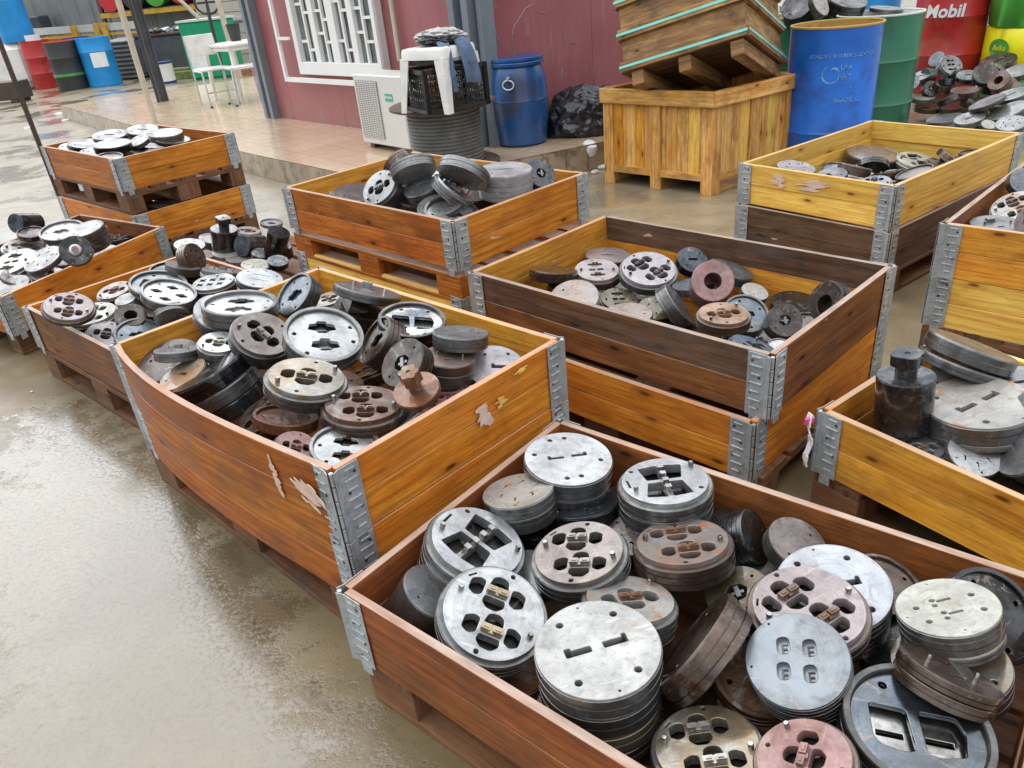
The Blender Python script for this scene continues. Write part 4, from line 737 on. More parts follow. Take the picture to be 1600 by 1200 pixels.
def unit(mb, name, smooth=30):
    for i, v in enumerate(mb.v): mb.v[i] = Vector(v) * KR
    return mb.mesh(name, smooth)
def ports(cx, cy, s, ang=0):
    P = [rnd_poly([(-.19, .12), (.19, .12), (.15, .30), (.06, .35), (-.06, .35), (-.15, .30)], .045),
         rnd_poly([(-.20, -.12), (.20, -.12), (.22, -.26), (.10, -.38), (-.10, -.37), (-.22, -.26)], .045),
         rnd_poly([(-.27, .17), (-.27, -.13), (-.40, -.20), (-.55, -.12), (-.55, .12), (-.40, .20)], .05),
         rnd_poly([(.27, .17), (.27, -.13), (.40, -.20), (.55, -.12), (.55, .12), (.40, .20)], .05)]
    return [xf(p, cx, cy, s, ang) for p in P]
def bridge_mb(cx, cy, s, z=.0, ang=0):
    m = MB(); X = Vector((cos(ang), sin(ang), 0)); Y = Vector((-sin(ang), cos(ang), 0)); c = Vector((cx, cy, 0)); Z = Vector((0, 0, 1))
    def bb(x0, x1, y0, y1, z0, z1): m.box(c + X * x0 * s + Y * y0 * s + Z * z0, X, Y, Z, (x1 - x0) * s, (y1 - y0) * s, z1 - z0)
    bb(-.20, -.025, -.055, .06, -.16, .10); bb(.02, .21, -.05, .065, -.16, .095); bb(-.05, .05, -.085, .085, -.16, .055)
    bb(-.17, .18, -.10, -.055, -.16, .0); bb(-.15, -.05, -.02, .02, .10, .115); bb(.06, .17, -.02, .02, .095, .112)
    return m
def lobe4(cx, cy, s, ang=0, n=40):
    return [(cx + s * cos(a + ang) * (.72 + .28 * cos(4 * a)), cy + s * sin(a + ang) * (.72 + .28 * cos(4 * a))) for a in [2 * pi * i / n for i in range(n)]]
def bolt(*xy, r=.05): return [arc(x, y, r, 12) for x, y in xy]
WING = [(-.42, -.12), (-.36, .10), (-.16, .14), (-.12, .24), (.12, .24), (.16, .14), (.36, .10), (.42, -.12), (.20, -.17), (.12, -.26), (-.12, -.26), (-.20, -.17)]
HEX8 = [(.30 * cos(2 * pi * i / 12) * (1 if i % 2 else .78), .30 * sin(2 * pi * i / 12) * (1 if i % 2 else .78)) for i in range(12)]
FSH = [(-.16, .05), (-.16, -.05), (.22, -.05), (.22, .05)]
def kind_spec(kind):
    """(face radius, face z, holes, extras) extras: list of (part name, MB, material)"""
    R, H, X = .985, 0, []; H = []
    def pin(*xy, h=.09, r=.05):
        for x, y in xy: X.append(('pin', MB().lathe([(0, -.05), (r, -.05), (r, h * .75), (r * .75, h), (0, h)], 14, (x, y, 0)), 'chrome' if kind not in ('ports3',) else 'ruststeel'))
    if kind == 'slots6':
        H = [rnd_poly([(-.45, .0), (-.09, .0), (-.09, .075), (-.38, .075), (-.38, .13), (-.45, .13)], .02), rnd_poly([(.09, .02), (.45, .02), (.45, .16), (.38, .16), (.38, .1), (.09, .1)], .02)] + bolt((-.72, .25), (-.25, .72), (.1, .75), (.7, -.2), (-.2, -.7), (.12, -.68), r=.055)
    elif kind == 'slots4':
        H = [rnd_poly([(-.52, -.06), (-.10, -.06), (-.10, .06), (-.42, .06), (-.42, .12), (-.52, .12)], .02), rnd_poly([(.10, -.06), (.50, -.06), (.50, .12), (.43, .12), (.43, .06), (.10, .06)], .02)] + bolt((-.42, .62), (.48, .55), (-.5, -.55), (.42, -.62), r=.06) + bolt((-.02, .88), (.02, -.88), r=.02)
    elif kind in ('small6',):
        for i in range(6): a = i * pi / 3 + .3; H.append(xf(rnd_poly([(-.10, -.045), (.10, -.045), (.10, .05), (.05, .05), (.03, .0), (-.10, .0)], .015), .5 * cos(a), .5 * sin(a), 1, a * .3))
        H += bolt((.1, .82), (-.1, -.82), r=.04); pin((.78, .1), (-.78, -.1), h=.05, r=.04)
    elif kind == 'wedge':
        R = .9
        H = [rnd_poly([(sx * .055, sy * .05), (sx * .36, sy * .05), (sx * .47, sy * .56), (sx * .055, sy * .62)], .04) for sx in (1, -1) for sy in (1, -1)] + bolt((-.62, .48), (.66, -.42), r=.05)
        H.append(rr(-.76, .0, .04, .3, .015, .1)); pin((-.66, -.3), (.66, .42), h=.12, r=.055)
        m = MB(); m.box((-.045, -.62, -.2), (0, 1, 0), (1, 0, 0), (0, 0, 1), 1.24, .09, .2)
        for y in (-.42, -.16, .1, .36): m.box((-.06, y, 0), (0, 1, 0), (1, 0, 0), (0, 0, 1), .12, .12, .10)
        X.append(('bridge', m, 'chrome'))
    elif kind == 'port2':
        R = .9; H = ports(-.07, .37, .94) + ports(.07, -.36, .94) + bolt((.1, .80), (-.05, -.81), r=.045); H.append(rr(-.60, .55, .16, .03, .01, .75))
        pin((-.70, .18), (.72, -.2), h=.12, r=.055)
        for x, y in ((-.07, .37), (.07, -.36)): X.append(('bridge', bridge_mb(x, y, .98), None))
    elif kind == 'port1':
        R = .9; H = ports(0, 0, 1.1) + bolt((.1, .72), (-.1, -.74), r=.05); pin((-.6, -.45), (.6, .45), h=.13, r=.06); X.append(('bridge', bridge_mb(0, 0, 1.2), None))
    elif kind == 'ports3':
        R = .9
        for y in (.42, .0, -.42): H += [rr(-.2, y, .26, .16, .05), rr(.14, y, .26, .16, .05)]
        H += bolt((-.1, .78), (.1, -.78), r=.04); pin((-.66, 0), (.66, -.1), h=.09)
        for y in (.42, -.42): X.append(('bridge', bridge_mb(-.03, y, .6), None))
    elif kind == 'clover2': H = [lobe4(-.28, .12, .26, .4), lobe4(.28, -.05, .26, .4)] + bolt((0, .7), (0, -.7))
    elif kind == 'mesh':
        R = .9; H = [lobe4(x, y, .19, pi / 4) for x in (-.52, -.08, .36) for y in (-.27, .2)] + bolt((.75, .1), (-.8, -.1)); pin((.0, .62), h=.06)
    elif kind == 'thin2': H = [rr(-.02, .28, .7, .035, .01), rr(.02, -.22, .7, .035, .01)] + bolt((-.62, .45), (.66, .4), (.32, .28), (.35, -.22), (-.1, -.78), (.1, .80))
    elif kind == 'oneslot': H = [rnd_poly([(-.3, -.05), (.3, -.08), (.32, .06), (0, .10), (-.3, .08)], .04)] + bolt((.5, .45), (-.5, -.45), r=.06)
    elif kind == 'slotone': H = [rnd_poly([(-.15, -.07), (.45, -.07), (.45, .07), (-.05, .07), (-.05, .14), (-.15, .14)], .02)] + bolt((-.35, .55), (.45, .6), r=.06)
    elif kind == 'ff':
        for y in (.22, -.24): H += [arc(-.16, y + .08, .062, 12), arc(-.19, y - .1, .055, 12), rr(.05, y, .30, .075, .035, -.05)]
        H += bolt((-.55, .2), (.60, .14), (-.55, -.3), (.55, -.38), r=.065) + bolt((.05, .85), (-.1, -.8), (-.85, .0), r=.02)
    elif kind == 'ee':
        H = [rr(x, y, .25, .36, .115) for x, y in ((-.22, .30), (.27, .22), (-.27, -.22), (.22, -.30))] + bolt((-.45, .78), (-.88, -.1), r=.02)
    elif kind == 'knobhole': H = [rnd_poly([(-.34, .10), (-.16, .30), (.16, .26), (.34, .05), (.20, -.28), (-.12, -.34), (-.36, -.14)], .06)] + bolt((.6, .4), (-.6, -.4)); X.append(('insert', MB().box((-.06, -.2, -.2), (0, 1, 0), (1, 0, 0), (0, 0, 1), .4, .14, .22).box((-.2, -.05, -.2), (1, 0, 0), (0, 1, 0), (0, 0, 1), .4, .1, .16), 'grey'))
    elif kind == 'pins': pin((-.45, .1), (.5, -.1), h=.14, r=.045); H = [rr(0, .3, .3, .1, .04), rr(0, -.3, .3, .1, .04)]; X.append(('port_block', MB().bx((-.1, .35, 0), .3, .2, .14), None))
    elif kind == 'plain': H = bolt((.55, .3), (-.5, -.45), r=.045)
    return R, H, X
KIND = {}
def lathe_body(T, s, Rf, ring=0, grooves=1, rim=0, n=56):
    """outer body; s = shoulder depth, cup open below the face plate"""
    p = [(0, -T), (.96, -T), (1, -T + .03)]
    for i in range(grooves):
        z = -T + (T - s) * (i + 1) / (grooves + 1); p += [(1, z - .02), (.972, z - .012), (.972, z + .004), (1, z + .012)]
    if rim: p += [(1, -.025), (.985, 0), (.9, 0), (.885, -.02), (.885, -rim - .01), (.8, -rim - .01), (.8, -T + .08), (0, -T + .08)]
    elif ring: p += [(1, -.03), (.97, 0), (ring + .02, 0), (ring, -.03), (ring, -T + .1), (0, -T + .1)]
    elif Rf < .95: p += [(1, -s - .03), (.97, -s), (Rf - .01, -s), (Rf - .01, -s - .05), (.8, -s - .1), (.8, -T + .05), (0, -T + .05)]
    else: p += [(1, -.05), (.99, -.045), (.93, -.06), (.9, -.2 if T > .3 else -.1), (.9, -T + .04), (0, -T + .04)]
    return MB().lathe(p, n)
def get_kind(kind, T):
    key = (kind, round(T, 2))
    if key in KIND: return KIND[key]
    parts = []; gr = 0 if (kind == 'topknob' or T > 1.2) else max(1, min(4, int(T / .23)))
    Rf, H, X = kind_spec(kind)
    if kind in ('recess', 'recessw', 'recess1', 'clover4', 'rimmed'):
        d = .09; parts.append(('body', unit(lathe_body(T, 0, 1, rim=d, grooves=gr), 'die_body'), 0))
        bolts = bolt((-.1, .7), (.68, .2), (-.68, -.15), (.1, -.7), r=.055)
        if kind == 'recess': H = [rnd_poly([(-.60, .30), (-.10, .26), (-.06, -.36), (-.2, -.40), (-.52, -.34), (-.60, -.22)], .06), rnd_poly([(.06, .26), (.56, .24), (.64, -.0), (.58, -.34), (.2, -.42), (.08, -.36)], .06)]; bolts = bolt((-.35, .62), (.45, .58), (-.1, -.72), (.4, -.68), r=.06)
        elif kind == 'recessw': H = [xf(WING, -.02, .32, .85), xf(WING, .02, -.3, .85)]; bolts = bolt((-.72, .05), (.7, .32), (.72, -.2), (-.45, -.62), r=.055)
        elif kind == 'recess1': H = [xf(WING, 0, 0, 1.0)]
        elif kind == 'clover4': H = [xf(WING, x, y, .52) for x, y in ((0, .45), (-.46, 0), (.46, 0), (0, -.45))]; bolts = bolt((-.5, .5), (.5, .5), (-.5, -.5), (.5, -.5), r=.05)
        else: H = []
        parts.append(('face_plate', plate_mesh('die_face', arc(0, 0, .883, 64), H + bolts, -d - .10, -d), 0))
        if H:
            fl = []
            if kind == 'recess': fl = [rr(-.33, -.06, .36, .09, .01, -.05), rr(.33, -.08, .36, .09, .01, -.05)]
            elif kind != 'rimmed': fl = [rr(sum(p[0] for p in h) / len(h), sum(p[1] for p in h) / len(h), .26 if kind != 'clover4' else .14, .07, .02, .15) for h in H]
            parts.append(('pocket_floor', plate_mesh('die_pocket', arc(0, 0, .79, 40), fl, -d - .26, -d - .18), 'PF'))
    elif kind == 'ring':
        b = lathe_body(T, 0, 1, ring=.40, grooves=gr); parts.append(('body', unit(b, 'die_body'), 0))
    else:
        s = .1 if Rf < .95 else 0
        parts.append(('body', unit(lathe_body(T, s, Rf, grooves=gr), 'die_body'), 0))
        d = .22 if T > .3 else .1
        if kind in ('port2', 'port1', 'wedge', 'ports3', 'mesh', 'clover2', 'knobhole', 'slots4', 'slots6', 'ff', 'thin2'): parts.append(('pocket_floor', unit(MB().lathe([(0, -d - .10), (.78, -d - .10), (.78, -d - .07), (0, -d - .07)], 24), 'die_pocket'), 'pocket'))  # added dark disc under the openings, painting their inner shade
        parts.append(('face_plate', plate_mesh('die_face', arc(0, 0, Rf, 72), H, -d, 0), 0))
        if kind == 'ee':
            parts.append(('pocket_floor', plate_mesh('die_pocket', arc(0, 0, .8, 40), [], -.20, -.14), 0))
            for x, y in ((-.22, .30), (.27, .22), (-.27, -.22), (.22, -.30)):
                m = MB(); x0, y0 = x - .03, y - .14
                m.bx((x0, y0 + .11, -.138), .035, .22, .035)
                for q in (0, .1, .2): m.bx((x0 + .055, y0 + q + .012, -.138), .11 if q != .1 else .08, .03, .036)
                X.append(('letter', m, 'dark'))
    if kind == 'hexknob':
        k = MB().lathe([(0, 0), (.30, 0), (.30, .35), (.27, .4), (.36, .42), (.42, .5), (.42, 1.02), (.40, 1.06), (.1, 1.06), (.08, 1.0), (0, 1.0)], 24, wob=lambda a, z: 1 + (.12 * cos(6 * a) if z > .41 else 0)); X.append(('knob', k, 'ruststeel'))
    if kind == 'topknob':
        k = MB().lathe([(0, 0), (.38, 0), (.38, .36), (.48, .44), (.54, .46), (.54, .86), (.52, .89), (.1, .89), (.08, .84), (0, .84)], 48, wob=lambda a, z: 1 + (.10 * cos(4 * a) if z > .45 else 0)); X.append(('knob', k, 'darkshine'))
        h = MB()
        for a in (-.1, .12): h.tube([(cos(a - 1.9) * .9, sin(a - 1.9) * .9, -T * .4), (cos(a - 1.9) * 1.012, sin(a - 1.9) * 1.012, -T * .4)], .055, 12)
        X.append(('hole', h, 'pocket'))  # solid dark plugs in place of bores, shade put into the colour
    if kind == 'bearing':
        k = MB().lathe([(.0, .2), (.2, .2), (.38, .12), (.46, 0), (.46, -.05)], 32); X.append(('bearing', k, 'chrome')); X.append(('knob', MB().lathe([(0, .2), (.22, .2), (.22, .3), (0, .3)], 12), 'pinkrust'))
    for nm, mb, mt in X: parts.append((nm, unit(mb, 'die_' + nm), mt or 'BR'))
    KIND[key] = parts; return parts
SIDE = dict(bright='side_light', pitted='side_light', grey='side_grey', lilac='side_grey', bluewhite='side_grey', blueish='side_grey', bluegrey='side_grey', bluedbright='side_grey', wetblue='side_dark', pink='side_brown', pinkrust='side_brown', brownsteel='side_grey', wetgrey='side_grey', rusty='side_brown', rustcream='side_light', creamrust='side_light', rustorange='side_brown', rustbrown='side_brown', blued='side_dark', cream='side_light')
def die(c, n, R, T, kind, mat, spin=0, label=None, group=None, name=None):
    n = Vector(n).normalized(); x = n.orthogonal() if abs(n.z) < .2 else Vector((1, 0, 0)); x = (x - n * x.dot(n)).normalized(); y = n.cross(x)
    q = Matrix.Rotation(radians(spin), 3, 'Z'); M = Matrix((x, y, n)).transposed() @ q; sc = R / KR
    nm = name or {'ring': 'die_cylinder', 'topknob': 'mandrel_cylinder', 'hexknob': 'die_mandrel'}.get(kind, 'extrusion_die')
    e = empty(nm, (0, 0, 0), 0, label, {'die_cylinder': 'cylinder', 'mandrel_cylinder': 'cylinder'}.get(nm, 'steel die'), group)
    # the empty sits at the underside of the die; parts are lifted by T
    e.matrix_world = Matrix.Translation(Vector(c) - n * T) @ M.to_4x4() @ Matrix.Scale(sc, 4)
    Tu = T / R
    for pn, me, mt in get_kind(kind, Tu):
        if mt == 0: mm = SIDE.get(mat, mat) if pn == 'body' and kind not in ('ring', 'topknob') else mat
        elif mt == 'PF': mm = 'chrome' if kind in ('recess', 'recessw') else mat
        elif mt == 'BR': mm = {'bright': 'brass', 'rusty': 'ruststeel', 'rustcream': 'ruststeel', 'pink': 'ruststeel', 'cream': 'darkbrown', 'lilac': 'darkbrown'}.get(mat, mat)
        else: mm = mt
        o = obj(pn, me, mm, e); o.location = (0, 0, T / sc)
    return e
WHERE = {'A': 'in the front crate', 'B': 'in the bulging orange crate', 'C': 'in the dark brown crate', 'E': 'in the raised orange crate', 'G': 'in the crowded left crate', 'M': 'on the low heap behind', 'F': 'in the left-edge crate', 'D': 'in the far left stacked crate', 'H': 'in the pale yellow crate', 'I': 'in the right-edge crate', 'J': 'in the lower right crate', 'P': ''}
GRP = {'A': 'dies in the front crate', 'B': 'dies in the bulging orange crate', 'C': 'dies in the dark brown crate', 'E': 'dies in the raised orange crate', 'G': 'dies in the crowded left crate', 'M': 'dies on the low heap between crates', 'F': 'dies in the left-edge crate', 'D': 'dies in the far left stacked crate', 'H': 'dies in the pale yellow crate', 'I': 'dies in the right-edge crate', 'J': 'dies in the lower right crate', 'P': 'dies heaped on the ground by the drums'}
MW = dict(grey='grey', brownsteel='brown-grey', rustbrown='rust-brown', darkbrown='dark brown', darkshine='dark shiny', rustcream='rust-stained pale', bluegrey='blue-grey', brown='brown', rust='rusty', rusty='rusty', dark='blackish')
KW = dict(plain='disc', small6='slotted disc', port1='ported disc', oneslot='one-slot disc', knobhole='disc with a central hole', rimmed='rimmed disc', port2='twin-port disc')
USED = set()
def auto_label(c, p, kind, mat):
    near = sorted([(Vector(o[1:4]) - p).length for o in [d_]][0:1] + [d_[13]] for d_ in [q_ for q_ in DIES if q_[0] == c and q_[13]] for o in [d_])
    for r, ds in near:
        w = ds.split(); k = next((i for i, x in enumerate(w) if i > 2 and x in ('in', 'at', 'below', 'beside', 'under', 'behind', 'near', 'left', 'with', 'lying', 'standing', 'leaning', 'wedged', 'resting', 'partly', 'seen', 'against', 'on', 'by')), len(w))
        lb = '%s %s partly under the %s' % (MW.get(mat, 'dull'), KW.get(kind, 'disc'), ' '.join(w[:k])); lb = ' '.join(lb.split()[:16])
        if lb not in USED: USED.add(lb); return lb
    return 'dull disc lying underneath the others'
def place_dies():
    for (c, x, y, z, nx, ny, nz_, R, T, kind, mat, spin, below, desc) in DIES:
        n = Vector((nx, ny, nz_)); p = Vector((x, y, z)); hid = not desc
        lab = auto_label(c, p, kind, mat) if hid else desc
        if not hid and len(lab.split()) + len(WHERE[c].split()) <= 16: lab = (lab + ' ' + WHERE[c]).strip()
        lab = ' '.join(lab.split()[:16])
        die(p, n, R, T, kind, mat, spin, lab, (GRP[c].replace('dies', 'hidden dies') if hid else GRP[c]))
        for i, (t2, m2) in enumerate(below):
            p = p - n * (T + .001); T = t2
            lb = 'plate %s below the %s' % (('directly', 'second', 'third')[i], ' '.join(desc.split()[:11])); die(p, n, R * (1 - .012 * (i + 1)), t2, 'plain', m2, 40 * i + 15, lb, GRP[c])
place_dies()

# ------------------------------------------------------------------ pallet collars and pallets
Z = Vector((0, 0, 1))
def hinge_mesh(h, ang, tab=True):
    """corner hinge at local origin; plate 1 along +X, plate 2 along direction ang; outside is away from the inner side"""
    m = MB(); d1 = Vector((1, 0, 0)); d2 = Vector((cos(ang), sin(ang), 0)); w = .052; t = .0022
    for d, o in ((d1, d2), (d2, d1)):
        nrm = -(o - d * o.dot(d)).normalized()            # outward
        a = d * .020
        m.box(a - Z * h, d, nrm, Z, w, t, h)
        m.box(a - Z * (h + .028) + d * .006, d, (nrm * .35 - Z).normalized() * 0 + nrm, Z, w * .62, t, .028)
        for i in range(7):
            zz = -h * (i + .6) / 7.4; L = w * (.72 if i % 2 else .5)
            m.box(a + nrm * t + Z * zz + d * (w - L) * .5, d, nrm, Z, L, .0028, .005)
        # fold towards the knuckle
        m.box(a - Z * h, (nrm * .35 - d).normalized(), nrm, Z, .018, t, h)
    nk = (-(d1 + d2)).normalized()
    for i in range(5): m.tube([nk * -.004 - Z * (h * i / 5 + .002), nk * -.004 - Z * (h * (i + 1) / 5 - .002)], .0055, 8)
    return m
def screw_spots(h, ang):
    sp = []; d1 = Vector((1, 0, 0)); d2 = Vector((cos(ang), sin(ang), 0))
    for d, o in ((d1, d2), (d2, d1)):
        nrm = -(o - d * o.dot(d)).normalized()
        for i in range(4):
            sp.append((d * (.020 + (.015 if i % 2 else .038)) + nrm * .001 - Z * (h * (i + .5) / 4), nrm))
    return sp
SCREW = MB().lathe([(0, 0), (.0042, 0), (.0036, .0030), (0, .0036)], 10).mesh('screw', 40)
HH = .195
def collar(P, z, mats, label, group=None, bow=None, h=HH, drop=(0, 0, 0, 0), near=(0, 1, 2)):
    """P: four corner points (x,y) L,N,R,K; z top height; mats: material of each side or one; bow: {side: metres}"""
    cx = sum(p[0] for p in P) / 4; cy = sum(p[1] for p in P) / 4
    e = empty('pallet_collar', (cx, cy, z - h), 0, label, 'wooden collar', group)
    if isinstance(mats, str): mats = [mats] * 4
    t = .020; e0 = Vector((cx, cy, z - h))
    Q = [Vector((p[0], p[1], z + d)) for p, d in zip(P, drop)]
    for i in range(4):
        a, b = Q[i], Q[(i + 1) % 4]; dd = (b - a); L = dd.length; dd.normalize(); up = Z - dd * dd.z
        out_ = dd.cross(Z).normalized(); mid = (a + b) / 2 - Vector((cx, cy, z))
        if out_.dot(mid) < 0: out_ = -out_
        bw = (bow or {}).get(i, 0); mt = mats[i]; mt = (mt, mt) if isinstance(mt, str) else mt
        for j in range(2):
            hb = h / 2 - .0015; tilt = random.uniform(-.0015, .0015)
            o = a - e0 + dd * .018 - out_ * (t + .003) - up * ((j + 1) * h / 2 - .0007) + out_ * tilt
            m = MB(); m.box(o, dd, out_, up, L - .036, t, hb, seg=14 if bw else 4, bow=(lambda s_, bw=bw, out_=out_: out_ * bw * sin(pi * s_ ** .8)) if bw else (lambda s_, out_=out_, r=random.uniform(-.004, .004): out_ * r * sin(pi * s_)))
            m.build('board', mt[j], e, None if not bw else 40, bevel=.0012)
    for i in range(4):
        a = Q[i]; d1 = (Q[(i + 1) % 4] - a); d2 = (Q[i - 1] - a); d1.z = d2.z = 0; d1.normalize(); d2.normalize()
        a0 = atan2(d1.y, d1.x); ang = atan2(d2.y, d2.x) - a0
        hg = hinge_mesh(h, ang).build('corner_hinge', 'galv', e, bevel=.0006); hg.location = a - e0; hg.rotation_euler = (0, 0, a0)
        if i in near:
            for c_, n_ in screw_spots(h, ang):
                so = obj('screw', SCREW, 'screw', hg); so.matrix_local = Matrix.Translation(c_) @ n_.to_track_quat('Z', 'Y').to_matrix().to_4x4()
    return e
def quad(cx, cy, ang, a, b):
    t = radians(ang); u = Vector((cos(t), sin(t))); v = Vector((-sin(t), cos(t))); c = Vector((cx, cy))
    return [tuple(c - u * a / 2 - v * b / 2), tuple(c + u * a / 2 - v * b / 2), tuple(c + u * a / 2 + v * b / 2), tuple(c - u * a / 2 + v * b / 2)]
def pallet(cx, cy, ang, z0, label, a=1.2, b=.8, hz=.144, mat='wood_pallet', group='wooden pallets under the crates'):
    e = empty('wooden_pallet', (cx, cy, z0), radians(ang), label, 'pallet', group)
    X, Y = Vector((1, 0, 0)), Vector((0, 1, 0)); s = hz / .144
    if b > a: X, Y, a, b = Y, -X, b, a
    def bd(nm, c, L, W, H, along=0):
        ax, ay = (X, Y) if along == 0 else (Y, -X); m = MB().box(Vector((0, 0, c[2])) + X * c[0] + Y * c[1] - ax * L / 2 - ay * W / 2, ax, ay, Z, L, W, H); m.build(nm, mat, e, bevel=.0015)
    for y in (-b / 2 + .05, 0, b / 2 - .05): bd('bottom_board', (0, y, .002), a, .1 if y else .145, .020 * s)
    for y in (-b / 2 + .05, 0, b / 2 - .05):
        for x in (-a / 2 + .0725, 0, a / 2 - .0725): bd('block', (x, y, .022 * s), .145, .1 if y else .145, .078 * s)
    for x in (-a / 2 + .0725, 0, a / 2 - .0725): bd('stringer_board', (x, 0, .1 * s), b, .145, .022 * s, 1)
    for y in (-b / 2 + .0725, -b / 4 + .018, 0, b / 4 - .018, b / 2 - .0725): bd('deck_board', (0, y, .122 * s), a, .145 if abs(y) > .3 or y == 0 else .1, .0215 * s)
    return e
def torn(parent, A, B, zt, s, dz, w, h, seed, mat='bare_wood', ang=0, off=.0035):
    # a scrape of several splintered flakes lying along the grain
    rs = random.Random(seed); A, B = Vector(A), Vector(B); d = (B - A).normalized(); d3 = Vector((d.x, d.y, 0)); nr = Vector((d.y, -d.x, 0)); e0 = parent.location
    c = Vector((A.x, A.y, zt)) + d3 * s - Z * dz + nr * off - e0; m = MB()
    for j in range(9):
        t = (j + .5) / 9 - .5; hh = h * rs.uniform(.10, .20); ww = w * rs.uniform(.35, 1.0) * (1 - 1.2 * t * t * 2); x0 = rs.uniform(-.22, .22) * w; n = 12; k = len(m.v); lift = .0006 + .0012 * rs.random()
        for q in (0, lift):
            for i in range(n):
                a = 2 * pi * i / n; r_ = rs.uniform(.75, 1.15); x, y = x0 + ww / 2 * cos(a) * r_, t * h + hh / 2 * sin(a) * (1 + .4 * rs.random()); m.v.append(c + d3 * (x * cos(ang) - y * sin(ang)) + Z * (x * sin(ang) + y * cos(ang)) + nr * q)
        m.face(tuple(range(k, k + n))); m.face(tuple(range(k + n, k + 2 * n)))
        for i in range(n): m.face((k + i, k + (i + 1) % n, k + n + (i + 1) % n, k + n + i))
    return m.build('torn_patch', mat, parent)
CG = 'wooden pallet collars holding dies'
# front crate
QA = quad(.304, 1.106, -41.6, 1.2, .8)
pallet(.304, 1.106, -41.6, 0, 'wet brown pallet under the long front crate', a=1.17, b=.77)
collar(QA, .340, 'wood_front', 'long red-brown wooden collar of the front crate with thick pale rims', CG)
# centre crate, two collars, long wall bulging outwards
QB = quad(-.549, 2.075, -45.5, 1.2, .8)
pallet(-.549, 2.075, -45.5, 0, 'dark pallet under the bulging orange crate', hz=.132)
collar(QB, .327, ['wood_red', 'wood_orange', 'wood_amber', 'wood_orange'], 'lower collar of the bulging orange crate with torn pale patches', CG, {0: .035})
cB = collar(quad(-.549, 2.075, -45.5, 1.2, .8), .525, [('wood_red', 'wood_red'), ('wood_orange', 'wood_orange'), 'wood_amber', 'wood_amber'], 'bulging upper orange collar in the centre, its left wall bowed outwards', CG, {0: .055})
torn(cB, QB[0], QB[1], .525, 1.10, .085, .13, .07, 4, ang=-.35, off=.016); torn(cB, QB[0], QB[1], .525, .98, .085, .035, .11, 5, ang=.15, off=.024)
torn(cB, QB[1], QB[2], .525, .47, .085, .055, .075, 6, ang=.5); torn(cB, QB[1], QB[2], .525, .53, .075, .04, .03, 8, 'wood_yellow'); torn(cB, QB[1], QB[2], .525, .62, .02, .05, .012, 9, 'wood_yellow')
# dark brown crate on an orange collar
pallet(.582, 2.454, -47.6, 0, 'pallet under the dark brown crate', hz=.105)
QC = quad(.582, 2.454, -47.6, 1.2, .8)
QCl = [(QC[0][0] - .030, QC[0][1] - .027), (QC[1][0] - .042, QC[1][1] - .012), (QC[2][0], QC[2][1]), (QC[3][0], QC[3][1])]
collar(QCl, .300, ['wood_orange', 'wood_orange', 'wood_amber', 'wood_amber'], 'bright orange lower collar standing proud beneath the dark brown one', CG, {0: .012})
collar(QC, .497, [('wood_dark', 'wood_brown'), 'wood_brown', ('wood_dark', 'wood_amber'), 'wood_amber'], 'dark brown upper collar of the middle right crate', CG)
# raised orange crate
QE = quad(-.284, 3.477, -46.3, 1.2, .8)
pallet(-.284, 3.477, -46.3, 0, 'bottom pallet below the raised orange crate')
collar(QE, .338, 'wood_yellow', 'yellow lower collar mostly hidden beneath the raised orange crate', CG, near=(0, 1))
pallet(-.284, 3.477, -46.3, .31, 'red-brown upper pallet carrying the raised orange crate', hz=.12, mat='wood_red')
collar(QE, .647, ['wood_red', 'wood_orange', 'wood_amber', 'wood_amber'], 'orange collar on the upper pallet, near the cable reel', CG)
# far left stack
QD = quad(-2.373, 5.396, -44.4, 1.2, .8); QD0 = quad(-2.36, 5.37, -43, 1.2, .8)
pallet(-2.36, 5.37, -43, 0, 'bottom pallet of the far left stack')
collar(QD0, .338, 'wood_orange', 'lower orange collar of the far left stack', CG, near=(1, 2))
pallet(-2.373, 5.396, -44.4, .34, 'upper pallet with square blocks in the far left stack')
collar(QD, .678, ['wood_red', 'wood_orange', 'wood_red', 'wood_red'], 'top orange-brown collar of the far left stack by the porch', CG, near=(1, 2))
# left-edge crate
N_, R_, K_ = (-2.313, 3.354), (-1.907, 4.344), (-2.632, 4.876); L_ = (N_[0] + K_[0] - R_[0], N_[1] + K_[1] - R_[1])
pallet(-2.47, 4.11, -36, 0, 'dark pallet under the left-edge crate', a=.9, b=.95)
collar([L_, N_, R_, K_], .34, ['wood_red', 'wood_orange', 'wood_brown', 'wood_brown'], 'skewed red-brown collar at the left picture edge', CG)
# crowded left crate
QG = quad(-1.406, 3.075, -43.2, 1.2, .8)
pallet(-1.406, 3.075, -43.2, 0, 'dark wet pallet under the crowded left crate')
collar(QG, .343, ['wood_brown', 'wood_red', 'wood_red', 'wood_orange'], 'dull brown collar of the crowded left crate beside the bulging one', CG)
# heap between
pallet(-1.15, 4.02, -44, 0, 'pallet under the low heap between the crates', a=1.0, b=.7)
# pale yellow crate on a dark collar
QH = quad(1.96, 3.78, -55.1, .8, 1.2); QHl = quad(1.945, 3.755, -54.6, .8, 1.2)
pallet(1.945, 3.755, -54.6, 0, 'pallet under the pale yellow crate', a=.8, b=1.2, hz=.12)
collar(QHl, .312, 'wood_dark', 'dark grained lower collar under the pale yellow one', CG, near=(0, 1))
cH = collar(QH, .509, 'wood_yellow', 'pale yellow upper collar by the blue drum', CG)
torn(cH, QH[0], QH[1], .509, .235, .055, .075, .06, 11); torn(cH, QH[0], QH[1], .509, .41, .055, .15, .05, 12, ang=.12)
